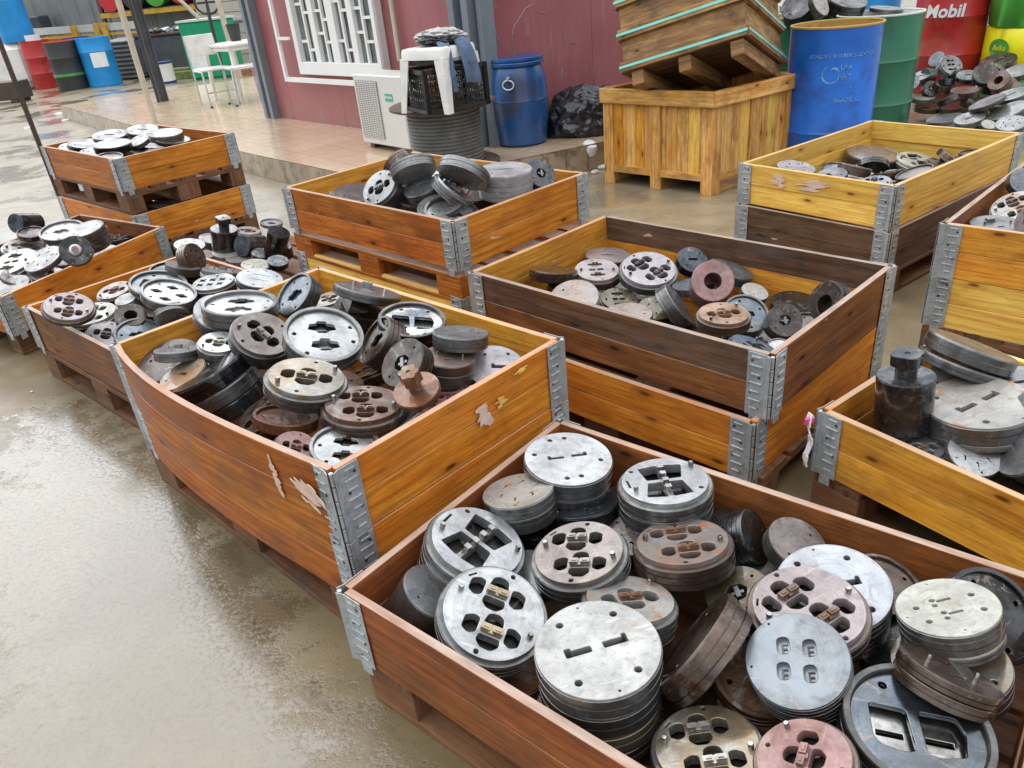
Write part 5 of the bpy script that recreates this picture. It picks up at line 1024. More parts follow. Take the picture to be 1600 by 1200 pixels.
# right-edge crate
QI = quad(2.282, 2.655, -47.3, .8, 1.2)
pallet(2.282, 2.655, -47.3, 0, 'pallet under the right-edge crate', a=.8, b=1.2)
collar(QI, .334, 'wood_yellow', 'yellow lower collar at the right picture edge', CG)
collar(QI, .53, ['wood_amber', 'wood_red', 'wood_red', 'wood_brown'], 'orange-brown upper collar at the right picture edge', CG)
# lower right crate
L_, K_ = Vector((.815, 1.709)), Vector((1.347, 2.076)); dN = Vector((.266, -.444)).normalized() * 1.2
pallet(1.39, 1.38, -59.1, 0, 'pallet under the lower right crate', a=1.16, b=.62)
collar([tuple(L_), tuple(L_ + dN), tuple(K_ + dN), tuple(K_)], .34, ['wood_amber', 'wood_orange', 'wood_yellow', 'wood_orange'], 'amber knotty collar of the lower right crate with a loose hinge', CG)
# ------------------------------------------------------------------ setting: ground, porch, building
g = MB(); g.v = [Vector(p) for p in ((-60, -20, 0), (60, -20, 0), (60, 90, 0), (-60, 90, 0))]; g.face((0, 1, 2, 3), [(0, 0)] * 4)
tag(g.build('ground', 'ground'), None, None, None, 'structure')
PZ = .2
poly = [(-.73, 5.486), (-1.17, 6.003), (-2.096, 7.1), (-3.83, 9.26), (-6.844, 13.25), (-3.2, 15.2), (1.5, 9.2), (1.75, 6.52), (.901, 6.124), (.108, 5.771)]
m = MB(); nP = len(poly)
m.v = [Vector((x, y, PZ)) for x, y in poly]; m.face(tuple(range(nP)))
tag(m.build('porch_floor', 'porch_tiles'), None, None, None, 'structure')
m = MB(); acc = 0
for i in range(nP):
    a, b = Vector((*poly[i], 0)), Vector((*poly[(i + 1) % nP], 0)); L = (b - a).length; k = len(m.v)
    m.v += [a, b, b + Z * (PZ - .004), a + Z * (PZ - .004)]; m.face((k, k + 1, k + 2, k + 3), [(acc, 0), (acc + L, 0), (acc + L, PZ), (acc, PZ)]); acc += L
tag(m.build('porch_edge', 'riser_tiles'), None, None, None, 'structure')
W0, W1, W2 = Vector((-2.428, 9.384, 0)), Vector((.016, 6.425, 0)), Vector((2.25, 7.80, 0))
BH = 3.0
bd = empty('red_panel_building', tuple(W1), 0, 'dull red panel cabin with grey steel posts and a white barred window', 'building')
def wallside(A, B, nm='wall', mat='panel_red', z0=PZ, z1=BH, seams=1.13, off=0):
    d = (B - A); L = d.length; d.normalize(); n = Vector((d.y, -d.x, 0)); m = MB(); s = off
    x = 0; cuts = [0] + [c for c in [off + seams * i for i in range(1, 9)] if c < L - .1] + [L]
    for a, b in zip(cuts, cuts[1:]):
        m.box(A + d * (a + .002) + Z * z0 - n * .06 - W1, d, n, Z, b - a - .004, .06, z1 - z0)
    m.box(A + d * .01 + Z * z0 - n * .06 - W1, d, n, Z, L - .02, .056, z1 - z0 - .01)
    return m.build(nm, mat, bd)
wallside(W0, W1, off=-.67); wallside(W1, W2, off=0.0)
dL = (W1 - W0).normalized(); nL = Vector((dL.y, -dL.x, 0)); dR = (W2 - W1).normalized(); nR = Vector((dR.y, -dR.x, 0))
if nL.y > 0: nL = -nL
if nR.y > 0: nR = -nR
def pillar(p, d, n, w, z0=PZ):
    m = MB(); o = p - W1 + Z * z0
    m.box(o + n * .003, d, n, Z, w, .012, BH - z0); m.box(o + n * .015, d, n, Z, w * .3, .075, BH - z0); m.box(o + n * .015 + d * w * .7, d, n, Z, w * .3, .075, BH - z0)
    m.build('steel_post', 'steel_grey', bd)
pillar(W0 - dL * .10, dL, nL, .22); pillar(W0 + dL * 3.6, dL, nL, .24)
MB().box((-.0, -.06, PZ), dR, nR, Z, .12, .06, BH - PZ).build('steel_post', 'steel_grey', bd)
MB().box(W0 - W1 + Z * BH - nL * .0 - dL * .2 + nL * .25, dL, -nL, Z, 4.3, 3.0, .06).build('roof', 'steel_grey', bd)
# scratches on the right wall
sm = MB()
def wpt(s, z, A=W1, d=dR, n=nR, o=.002): return A + d * s + Z * z + n * o - W1
pts = [(.30, .78), (.32, .90), (.31, 1.0), (.34, 1.07), (.40, 1.12), (.46, 1.18), (.54, 1.20)]
for a, b in zip(pts, pts[1:]): sm.bar(wpt(*a), wpt(*b), .006, .002)
for a, b in (((.60, 1.14), (.66, 1.12)), ((.13, 1.15), (.18, .98)), ((.9, .88), (.97, .86)), ((.78, .62), (.80, .70)), ((.83, 1.0), (.84, .88)), ((.45, 1.0), (.48, .95))): sm.bar(wpt(*a), wpt(*b), .005, .002)
sm.build('scratches', 'panel_scratch' if 'panel_scratch' in MAT else 'denim_pale', bd)
# white barred window on the left wall
win = empty('barred_window', (0, 0, 0), 0, None, None); win.parent = bd; win.location = W0 - W1
def wb(mb, s0, s1, z0, z1, o0, o1): mb.box(dL * s0 + Z * z0 + nL * o0, dL, nL, Z, s1 - s0, o1 - o0, z1 - z0)
WB, WT, S0w, S1w = .70, 1.95, .94, 2.56
m = MB(); wb(m, S0w, S1w, WB, WB + .12, .002, .07); wb(m, S0w, S1w, WT, WT + .08, .002, .07); wb(m, S0w, S0w + .08, WB + .12, WT, .002, .07); wb(m, S1w - .10, S1w, WB + .12, WT, .002, .07)
cols = [S0w + .08 + (S1w - S0w - .18) * i / 4 for i in range(5)]
for i in (1, 2, 3): wb(m, cols[i] - .045 - (.02 if i == 2 else 0), cols[i] + .045 + (.02 if i == 2 else 0), WB + .12, WT, .002, .06)
m.build('frame', 'white_paint', win, bevel=.003)
m = MB(); wb(m, S0w + .05, S1w - .06, WB + .08, WT + .02, -.02, .012); m.build('pane', 'glass_dark', win)
m = MB()
for i in range(4):
    a, b = cols[i] + .05, cols[i + 1] - .05; c = (a + b) / 2; wb(m, c - .014, c + .014, WB + .12, WT, .018, .045)
    for k, (z) in enumerate((1.0, 1.27, 1.55, 1.8)):
        zz = z + (.07 if (i + k) % 2 else 0)
        wb(m, a, c - .014, zz, zz + .025, .018, .04); wb(m, c + .014, b, zz - .08, zz - .055, .018, .04)
m.build('muntin', 'white_paint', win)
m = MB(); wb(m, .684, .73, .63, WT + .1, .10, .13); wb(m, .73, S1w + .02, .63, .675, .10, .13)
for z in (1.035, 1.5): wb(m, .73, S0w, z, z + .03, .10, .125)
wb(m, S1w + .0, S1w + .05, .675, WT + .1, .10, .13)
m.build('grille', 'white_paint', win)
# drain pipe beside the window
MB().tube([wpt(2.79, z, W0, dL, nL, .05) for z in (.85, 1.6, BH)], .022, 10).build('pipe', 'cream_pole', bd, 40)

# air conditioner
P0, P1 = at(570, 230, PZ), at(643, 243, PZ); d = (P1 - P0); LW = d.length; d.normalize(); n = Vector((d.y, -d.x, 0)); n = n if n.y < 0 else -n; b = -n
ac = empty('air_conditioner', tuple((P0 + P1) / 2), 0, 'white air conditioner outdoor unit with a slatted grille under the window', 'air conditioner'); o = P0 - (P0 + P1) / 2
MB().box(o + Z * .045, d, b, Z, LW, .28, .56).build('casing', 'ac_white', ac, bevel=.008)
m = MB(); m.box(o + Z * .10 + d * .04 + n * .0015, d, n, Z, LW * .46, .004, .46); m.build('grille_backing', 'ac_grille', ac)
m = MB()
for i in range(30): m.box(o + Z * (.105 + i * .0152) + d * .045 + n * .006, d, n, Z, LW * .45, .005, .0065)
for i in range(9): m.box(o + Z * .10 + d * (.045 + LW * .45 * i / 8.3) + n * .011, d, n, Z, .005, .003, .46)
m.build('grille', 'ac_white', ac)
m = MB()
for s in (.06, LW - .12): m.box(o + d * s + b * .03, d, b, Z, .06, .22, .044)
m.build('foot', 'bar_brown', ac)
def text(s, size, mat, M, parent, name='lettering', depth=.001, wrap=None, shear=0, bold=0):
    cu = bpy.data.curves.new(name, 'FONT'); cu.body = s; cu.size = size; cu.extrude = depth; cu.align_x = 'CENTER'; cu.align_y = 'CENTER'; cu.shear = shear; cu.offset = bold; cu.resolution_u = 3
    o = bpy.data.objects.new(name, cu); COL.objects.link(o); dg = bpy.context.evaluated_depsgraph_get(); me = bpy.data.meshes.new_from_object(o.evaluated_get(dg)); bpy.data.objects.remove(o)
    if wrap:
        R, a0, z0 = wrap
        bm = bmesh.new(); bm.from_mesh(me); bmesh.ops.subdivide_edges(bm, edges=[e for e in bm.edges if e.calc_length() > size * .25], cuts=2); bm.to_mesh(me); bm.free()
        for v in me.vertices: a = a0 + v.co.x / R; v.co = Vector(((R + v.co.z + .0015) * cos(a), (R + v.co.z + .0015) * sin(a), z0 + v.co.y))
    else: me.transform(M)
    me.materials.clear(); return obj(name, me, mat, parent)
lb = o + d * (LW * .72) + n * .003 + Z * .44; MB().box(lb - d * .055 - Z * .028, d, n, Z, .11, .002, .056).build('label', 'label_green', ac)
M = Matrix((d, Z, n)).transposed().to_4x4(); M.translation = lb + n * .003; text('GENERAL', .026, 'label_white', M, ac)

# cable reel
rc = at(703, 258, PZ); rl = empty('cable_reel', tuple(rc), 0, 'grey ribbed steel cable reel standing on end beside the air conditioner', 'cable reel')
pr = [(0, .0), (.37, 0), (.385, .008), (.385, .022), (.37, .03), (.25, .03)]
MB().lathe(pr, 56).build('flange', 'reel_top', rl, 30)
pr = [(.0, .03)]
for i in range(15): z = .032 + i * .026; pr += [(.258, z), (.270, z + .006), (.270, z + .016), (.258, z + .022)]
pr += [(0, .43)]; MB().lathe(pr, 64).build('wound_cable', 'reel_metal', rl, 60)
RT_ = .43; MB().lathe([(0, RT_), (.375, RT_), (.39, RT_ + .006), (.39, RT_ + .022), (.375, RT_ + .028), (0, RT_ + .028)], 64).build('top_flange', 'reel_top', rl, 30)
top = rc + Z * (RT_ + .029)
# scattered wood chips on the flange
m = MB()
for i in range(140):
    a, r = random.uniform(-1.6, .5), random.uniform(.2, .37); m.bx((r * cos(a), r * sin(a), 0), random.uniform(.008, .02), random.uniform(.006, .012), random.uniform(.003, .007), random.uniform(0, 3))
o_ = m.build('wood_chips', 'cardboard'); o_.location = top; tag(o_, 'loose brown chips scattered on the reel flange', 'wood chips', None, 'stuff')
# plastic stool
sc_ = at(696, 169, top.z); st = empty('plastic_stool', (sc_.x, sc_.y, top.z), radians(-38), 'white plastic stool standing on the cable reel', 'stool')
def rsq(w, z, r=.05, n=5): return [(x, y, z) for x, y in rnd_poly([(-w, -w), (w, -w), (w, w), (-w, w)], r, n)]
m = MB(); rows = [rsq(.155, .40), rsq(.18, .395), rsq(.187, .38), rsq(.19, .33), rsq(.184, .33), rsq(.18, .375)]
for r in rows: m.v += [Vector(p) for p in r]
nn = len(rows[0])
for i in range(len(rows) - 1):
    for k in range(nn): m.face((i * nn + k, i * nn + (k + 1) % nn, (i + 1) * nn + (k + 1) % nn, (i + 1) * nn + k))
m.face(tuple(range(nn))); m.build('seat', 'white_plastic', st, 40)
for sx in (1, -1):
    for sy in (1, -1):
        m = MB(); a = Vector((sx * .186, sy * .186, .34)); bb = Vector((sx * .215, sy * .215, 0)); n8 = []
        for p, w_ in ((a, .075), (bb, .045)):
            for (u_, v_) in ((0, 0), (-1, 0), (-1, -.12), (-.14, -.14), (-.12, -1), (0, -1)): m.v.append(p + Vector((sx * u_ * w_, sy * v_ * w_, 0)))
        for k in range(6): m.face((k, (k + 1) % 6, 6 + (k + 1) % 6, 6 + k))
        m.face((0, 1, 2, 3, 4, 5)); m.face((11, 10, 9, 8, 7, 6)); m.build('leg', 'white_plastic', st)
# lattice crate under the stool
ct = empty('plastic_crate', (-.245, 5.555, top.z + .001), radians(28), 'black lattice plastic crate under the white stool', 'plastic crate')
def lattice(L, W, H, nx, name):
    for (c, ax, w_) in (((0, -W / 2), 0, L), ((0, W / 2), 0, L), ((-L / 2, 0), 1, W), ((L / 2, 0), 1, W)):
        m = MB(); X = Vector((1, 0, 0)) if ax == 0 else Vector((0, 1, 0)); c3 = Vector((*c, 0)); k = int(w_ / .035)
        for i in range(k + 1): m.bar(c3 + X * (w_ * (i / k - .5)), c3 + X * (w_ * (i / k - .5)) + Z * H, .006 if 0 < i < k else .03)
        for z in (.012, .09, .17, H - .06, H - .012): m.bar(c3 - X * w_ / 2 + Z * z, c3 + X * w_ / 2 + Z * z, .008 if .02 < z < H - .03 else .026)
        for i in range(k):
            for j in range(4): q = c3 + X * (w_ * ((i + .5) / k - .5)) + Z * (.05 + j * .06); m.bar(q - X * .014 - Z * .022, q + X * .014 + Z * .022, .005); m.bar(q + X * .014 - Z * .022, q - X * .014 + Z * .022, .005)
        m.build('side_panel', 'black_plastic', ct)
    MB().bx((0, 0, 0), L, W, .01).build('base', 'black_plastic', ct)
lattice(.45, .33, .27, 9, 'x')
def crumple(name, c, r, mat, label, cat, sub=4, amp=.25, flat=0, seed=0, fr=3.0, smooth=30):
    bm = bmesh.new(); bmesh.ops.create_icosphere(bm, subdivisions=sub, radius=1)
    from mathutils import noise as mn
    for v in bm.verts:
        p = v.co.copy(); q = p * fr + Vector((seed * 3.1, seed, 0)); k = 1 + amp * (1 - 2 * abs(mn.noise(q))) + amp * .5 * (1 - 2 * abs(mn.noise(q * 2.3))) - amp
        fc = 1 - .10 * abs(mn.noise(q * 4.1)) - .05 * abs(mn.noise(q * 9.0)); v.co = Vector((p.x * r[0] * k * fc, p.y * r[1] * k * fc, max(p.z, -flat if flat else -1) * r[2] * k * fc))
        if flat: v.co.z = max(v.co.z, -flat * r[2])
    me = bpy.data.meshes.new(name); bm.to_mesh(me); bm.free()
    o = obj(name, me, mat); o.location = c
    if smooth: me.polygons.foreach_set('use_smooth', [True] * len(me.polygons)); me.set_sharp_from_angle(angle=radians(smooth))
    if label: tag(o, label, cat)
    return o
crumple('rag', (sc_.x - .02, sc_.y, top.z + .10), (.14, .11, .09), 'cardboard', 'brown cardboard scraps and chips inside the black crate', 'scrap', amp=.3, seed=5)
crumple('cloth', (sc_.x - .12, sc_.y + .04, top.z + .31), (.12, .09, .03), 'denim_pale', 'pale cloth draped over the crate below the stool', 'cloth', amp=.35, seed=2)
crumple('cloth', (sc_.x + .02, sc_.y + .03, top.z + .45), (.17, .12, .055), 'denim_pale', 'crumpled pale grey cloth with a dark lining on the white stool', 'cloth', amp=.35, seed=1)
crumple('cloth', (sc_.x + .03, sc_.y - .03, top.z + .435), (.16, .10, .035), 'rubber', 'dark grey cloth fold under the pale cloth on the stool', 'cloth', amp=.3, seed=9)
jn = MB()
def drape(p0, p1, p2, w0, w1, seg=10):
    b = len(jn.v); p0, p1, p2 = Vector(p0), Vector(p1), Vector(p2)
    for i in range(seg + 1):
        t = i / seg; p = p0 * (1 - t) ** 2 + p1 * 2 * t * (1 - t) + p2 * t * t; w_ = w0 + (w1 - w0) * t; X = RT * w_ / 2
        for j in range(6): s_ = j / 5 - .5; jn.v.append(p + X * 2 * s_ + Vector((0, -.012 * cos(s_ * 9 + i * .5), .0)) )
        for j in range(6): s_ = .5 - j / 5; jn.v.append(p + X * 2 * s_ + Vector((0, .012 - .012 * cos(s_ * 9 + i * .5), .0)) )
    for i in range(seg):
        for k in range(12): a = b + i * 12 + k; c = b + i * 12 + (k + 1) % 12; jn.face((a, c, c + 12, a + 12))
    jn.face(tuple(b + k for k in range(12))[::-1]); jn.face(tuple(b + seg * 12 + k for k in range(12)))
J0 = Vector((sc_.x, sc_.y, top.z))
drape(J0 + Vector((.02, -.05, .43)), J0 + Vector((.06, -.24, .46)), J0 + Vector((.08, -.235, .13)), .09, .06)
drape(J0 + Vector((.08, .0, .44)), J0 + Vector((.20, -.19, .50)), J0 + Vector((.22, -.18, .17)), .10, .10)
drape(J0 + Vector((-.10, .0, .44)), J0 + Vector((.0, -.05, .475)), J0 + Vector((.12, -.02, .44)), .10, .12)
tag(jn.build('jeans', 'denim', None, 60), 'blue jeans hanging off the front of the white stool', 'jeans')

# ------------------------------------------------------------------ drums
def drum(c, R, H, mat, label, name='steel_drum', open_=False, inner='gold_inner', rim=None, hoops=(.33, .66), rz=0, tilt=None, group=None, lidmat=None, dent=0):
    e = empty(name, tuple(c), rz, label, 'drum', group)
    p = [(0, 0), (R * .97, 0), (R, .012), (R, .03)]
    for h in hoops: z = H * h; p += [(R, z - .018), (R + .009, z), (R, z + .018)]
    wob = (lambda a, z: 1 + dent * sin(3 * a + z * 9) * sin(z * pi / H)) if dent else None
    if open_: p += [(R, H), (R - .006, H), (R - .008, H * .5), (R - .008, .02), (0, .02)]
    else: p += [(R, H - .012), (R - .012, H - .012), (R - .012, H - .02), (0, H - .02)]
    MB().lathe(p, 48, wob=wob).build('body', mat, e, 30)
    tr = MB(); tr.tube([(R * cos(2 * pi * i / 48), R * sin(2 * pi * i / 48), H) for i in range(49)], .008, 6, False); tr.build('rim', rim or mat, e, 60)
    if open_:
        MB().lathe([(R - .010, H - .004), (R - .0095, H * .45), (R - .014, H * .45), (R - .014, H - .004)], 48).build('lining', inner, e, 60)
    elif lidmat: MB().lathe([(0, H - .018), (R - .016, H - .018), (R - .016, H - .012), (0, H - .012)], 32).build('lid', lidmat, e)
    if tilt: e.rotation_euler = tilt
    return e
DG = 'oil drums behind the crates'
bl = drum((2.411, 5.474, 0), .29, .945, 'blue_steel', 'open blue steel drum with white print and an ochre inside', open_=True, rim='gold_inner', hoops=(.30,), group=DG)
dirc = CAM - Vector((2.411, 5.474, CZ)); A0 = atan2(dirc.y, dirc.x)
text('SYNLUBE RUBBER SOLVENT', .034, 'faded_print', None, bl, wrap=(.291, A0 + .20, .775))
text('USA', .042, 'faded_print', None, bl, wrap=(.291, A0 + .30, .705)); text('NET', .048, 'faded_print', None, bl, wrap=(.291, A0 + .28, .645)); text('1', .040, 'faded_print', None, bl, wrap=(.291, A0 + .42, .585)); text('BRAZIL 1.2', .040, 'faded_print', None, bl, wrap=(.291, A0 + .40, .50))
m = MB()
for (r0, r1, a, b_, ox, oz) in ((.048, .060, 2.0, 6.0, 0, 0), (.018, .034, -.6, 2.6, .018, .012)):
    k = len(m.v); ns = 22
    for i in range(ns + 1):
        t = a + (b_ - a) * i / ns; th_ = sin(pi * i / ns)
        for r_ in (r0 + (1 - th_) * .005, r1 - (1 - th_) * .005):
            xx = ox + r_ * cos(t); zz = oz + r_ * sin(t); aa = A0 - .02 + xx / .291; m.v.append(Vector((.2925 * cos(aa), .2925 * sin(aa), .665 + zz)))
    for i in range(ns): m.face((k + 2 * i, k + 2 * i + 1, k + 2 * i + 3, k + 2 * i + 2))
m.build('logo', 'faded_print', bl)
gr = drum((3.03, 6.15, 0), .30, .925, 'green_drum', 'dark green steel drum with a pale rim directly behind the blue drum', open_=True, inner='paper_white', rim='rim_pale', group=DG)
gl = drum((2.64, 6.72, 0), .30, .925, 'green_drum', 'green drum filled with grey ribbed discs, beside the strapped box', open_=True, rim='rim_pale', group=DG)
gb = drum((3.02, 7.35, 0), .30, .96, 'green_bright', 'brighter green drum holding dark discs at the top picture edge', open_=True, rim='rim_pale', group=DG)
drum((3.95, 8.3, 0), .30, .96, 'blue_light', 'bright blue drum just visible behind the dark green drum', group=DG)
for p, lb in (((3.03, 6.15), 'pale scrap filling the dark green drum'), ((2.64, 6.72), 'dark scrap filling the green drum'), ((3.02, 7.35), 'dark scrap filling the brighter green drum')):
    o_ = crumple('scrap', (*p, .80), (.27, .27, .08), 'paper_white' if 'pale' in lb else 'rubber', lb, 'scrap', amp=.2, seed=p[0])
die(at(1245, 8, 1.02), (-.5, -.55, .6), .12, .16, 'plain', 'darkshine', 0, 'ribbed grey roll of discs standing out of the green drum', 'dies lying in the green drums')
die(at(1283, 6, 1.03), (.5, -.65, .5), .09, .05, 'small6', 'rustcream', 0, 'cream disc tipped against the ribbed roll in the green drum', 'dies lying in the green drums')
die(at(1325, -2, 1.03), (.1, -.4, .9), .15, .10, 'plain', 'dark', 0, 'dark disc stack in the brighter green drum', 'dies lying in the green drums')
die(at(1385, 12, .945), (.1, -.1, 1), .12, .03, 'oneslot', 'grey', 0, 'thin grey disc lying in the dark green drum', 'dies lying in the green drums')
mo = drum((4.45, 7.65, .06), .31, .95, 'red_drum', 'dented red oil drum with white lettering behind the heap of dies', rz=0, hoops=(.36, .70), dent=.012, group=DG)
dc = CAM - Vector((4.45, 7.65, CZ)); A1 = atan2(dc.y, dc.x)
text('Mobil', .145, 'label_white', None, mo, wrap=(.317, A1 - .20, .715), bold=.004, shear=.1)
# green and yellow sack-wrapped drum
sk = empty('oil_drum_stack', (4.98, 7.15, 0), 0, 'green and yellow striped dented drum at the upper right corner', 'drum', DG)
def band(z0, z1, mat, nm, R=.40, sd=0):
    MB().lathe([(R * .96, z0), (R, z0 + .01), (R * 1.01, (z0 + z1) / 2), (R, z1 - .01), (R * .96, z1)] , 48, wob=lambda a, z: 1 + .025 * sin(4 * a + z * 7 + sd) + .012 * sin(9 * a + z * 15)).build(nm, mat, sk, 60)
band(.0, .22, 'sack_green', 'lower_band'); band(.22, .63, 'sack_yellow', 'yellow_band', .405, 1); band(.63, 1.25, 'sack_green', 'upper_band', .41, 2); MB().lathe([(0, 1.24), (.39, 1.24)], 32).build('lid', 'sack_green', sk)
dk = CAM - Vector((4.98, 7.15, CZ)); A2 = atan2(dk.y, dk.x); m = MB()
k = len(m.v); ns = 28
for i in range(ns):
    t = 2 * pi * i / ns; aa = A2 - .72 + .10 * cos(t) / .41; m.v.append(Vector((.424 * cos(aa), .424 * sin(aa), .47 + .075 * sin(t))))
m.face(tuple(range(ns))); m.build('badge', 'sack_green', sk)
text('Belka', .06, 'sack_yellow', None, sk, wrap=(.427, A2 - .70, .47), shear=.3)
# blue plastic drum on the porch
pc = at(817, 223, PZ); pd = empty('plastic_drum', tuple(pc), radians(20), 'blue plastic barrel with a ring lid standing on the porch', 'drum')
H_ = .66; MB().lathe([(0, 0), (.175, 0), (.20, .02), (.214, .15), (.224, .20), (.229, .33), (.228, .34), (.232, .35), (.228, .36), (.224, .48), (.205, .57), (.19, .60), (.19, .62)], 56).build('body', 'blue_drum', pd, 25)
MB().lathe([(.19, .60), (.212, .605), (.215, .625), (.205, .635), (.213, .64), (.213, .655), (.195, .662), (.17, .655), (0, .655)], 56).build('lid', 'blue_drum', pd, 25)
for a in (-2.3, 0.8):
    m = MB(); c_ = Vector((.225 * cos(a), .225 * sin(a), .50)); t_ = Vector((-sin(a), cos(a), 0)); n_ = Vector((cos(a), sin(a), 0))
    m.tube([c_ + n_ * .01 + t_ * .045 * cos(x) + Z * (.035 * sin(x) - .02) for x in [2 * pi * i / 16 for i in range(17)]], .006, 6, False); m.tube([c_ + Z * .03 - n_ * .01, c_ + Z * .03 + n_ * .02], .012, 8); m.build('handle', 'silver_light', pd, 50)
# black bag
bp = at(905, 212, PZ); bg = crumple('refuse_bag', (bp.x + .08, bp.y + .12, PZ + .075), (.38, .25, .31), 'black_bag', 'shiny crumpled black plastic bag between the blue barrel and the wooden box', 'bag', sub=6, amp=.13, flat=.26, seed=7, fr=1.1, smooth=60)

# ------------------------------------------------------------------ tall wooden box
NB, LB, RB = Vector((1.462, 4.997, 0)), Vector((.847, 5.644, 0)), Vector((2.169, 5.456, 0)); KB = LB + RB - NB
wb_ = empty('wooden_box', tuple(NB), 0, 'tall varnished plank box on feet with a thick top rim', 'wooden box')
HB = .665
def side(A, B, nplank, feet=True):
    d = (B - A); L = d.length; d.normalize(); n = Vector((d.y, -d.x, 0)); C_ = (NB + KB) / 2
    if n.dot(C_ - A) > 0: n = -n
    o = A - NB
    MB().box(o + n * .022 - d * .012 + Z * (HB - .095), d, -n, Z, L + .024, .02, .095).build('top_rail', 'wood_box', wb_, bevel=.003)
    x = 0
    while x < L - .01:
        w_ = min(random.uniform(.07, .11), L - x); MB().box(o + Z * .13 + d * (x + .0012) - n * .018, Z, d, -n, HB - .132, w_ - .0024, .016).build('plank', random.choice(['wood_box', 'wood_box', 'wood_yellow', 'wood_amber']), wb_); x += w_
    for s in (.0, L / 2 - .045, L - .085):
        MB().box(o + d * s + n * .0, Z, d, -n, HB - .097, .085, .018).build('post', 'wood_box', wb_, bevel=.002)
    MB().box(o + Z * .09 - n * .002, d, -n, Z, L, .016, .045).build('bottom_rail', 'wood_box', wb_)
for a, b_ in ((LB, NB), (NB, RB), (RB, KB), (KB, LB)): side(a, b_, 9)
for t1 in (.0, .5, 1):
    m = MB(); p = (LB - NB) * t1; dd = (RB - NB).normalized(); ee = (LB - NB).normalized(); m.box(p * .9 + ee * .004 + dd * .02, dd, ee, Z, (RB - NB).length - .05, .07, .088); m.build('runner', 'wood_grey', wb_)
MB().box(Z * .14 + (LB - NB).normalized() * .02 + (RB - NB).normalized() * .02, (LB - NB).normalized(), (RB - NB).normalized(), Z, (LB - NB).length - .04, (RB - NB).length - .04, .015).build('floor_board', 'wood_grey', wb_)
# tilted strapped crate on top
TN, TU, TV, TW = Vector((1.606, 4.882, .981)), Vector((-.818, .5256, -.2339)).normalized(), Vector((.5752, .7527, -.3202)), None
TV = (TV - TU * TV.dot(TU)).normalized(); TW = TU.cross(TV); TW = TW if TW.z > 0 else -TW
a_, b_ = .806, .793
tb = empty('strapped_crate', tuple(TN), 0, 'tilted stained plank crate with turquoise straps leaning into the wooden box', 'wooden crate')
def tbx(nm, u0, v0, w0, lu, lv, lw, mat='wood_grey', par=None, bev=.002):
    if lu >= lv and lu >= lw: m = MB().box(TU * u0 + TV * v0 + TW * w0, TU, TV, TW, lu, lv, lw)
    else: m = MB().box(TU * u0 + TV * v0 + TW * w0, TV, TW, TU, lv, lw, lu)
    return m.build(nm, mat, par or tb, bevel=bev)
for i in range(5):
    w0 = i * .205
    for (nm, u0, v0, lu, lv) in (('rail', -.012, -.03, a_ + .024, .028), ('rail', -.012, b_ + .002, a_ + .024, .028), ('rail', -.03, 0, .028, b_), ('rail', a_ + .002, 0, .028, b_)): tbx(nm, u0, v0, w0, lu, lv, .062)
    for (nm, u0, v0, lu, lv) in (('board', 0, 0, a_, .018), ('board', 0, b_ - .018, a_, .018), ('board', 0, .018, .018, b_ - .036), ('board', a_ - .018, .018, .018, b_ - .036)): tbx(nm, u0, v0, w0 + .062, lu, lv, .142)
    for (u0, v0, lu, lv) in ((-.02, -.0335, a_ + .04, .003), (-.034, -.03, .003, b_ + .06)): tbx('strap', u0, v0, w0 + .022, lu, lv, .016, 'strap', bev=0)
for i in range(7): tbx('base_board', .0, i * b_ / 7 + .003, .002, a_, b_ / 7 - .006, .02, 'wood_dark')
for u0 in (.02, a_ / 2 - .05, a_ - .13): tbx('runner', u0, .0, -.095, .08, b_, .092)
# little cup and litter by the porch edge
cp = at(915, 262, 0); cu_ = empty('insulated_cup', tuple(cp + Vector((0, 0, .045))), 0, 'small blue cup with a white cap lying by the porch corner', 'cup')
cu_.rotation_euler = (radians(24), radians(14), 0)
MB().lathe([(0, 0), (.045, 0), (.06, .03), (.064, .085), (.06, .09)], 28).build('cup', 'blue_steel', cu_, 30); MB().lathe([(.062, .085), (.066, .10), (.064, .15), (.05, .175), (.0, .18)], 28).build('lid', 'white_paint', cu_, 30)
for i, (u, v, r, mt, lb, ct_) in enumerate(((888, 256, .035, 'red_paint', 'small red plastic scrap by the porch corner', 'scrap'), (895, 262, .05, 'paper_white', 'white paper scrap left of the blue cup', 'paper'), (943, 263, .05, 'paper_white', 'white paper scrap right of the blue cup', 'paper'), (930, 271, .035, 'paper_white', 'small white scrap in front of the blue cup', 'paper'), (944, 247, .06, 'bar_brown', 'dark rag beside the wooden box foot', 'rag'))):
    p = at(u, v, 0); crumple('litter', (p.x, p.y, .01), (r, r * .7, .02), mt, lb, ct_, sub=3, amp=.3, flat=.4, seed=i)

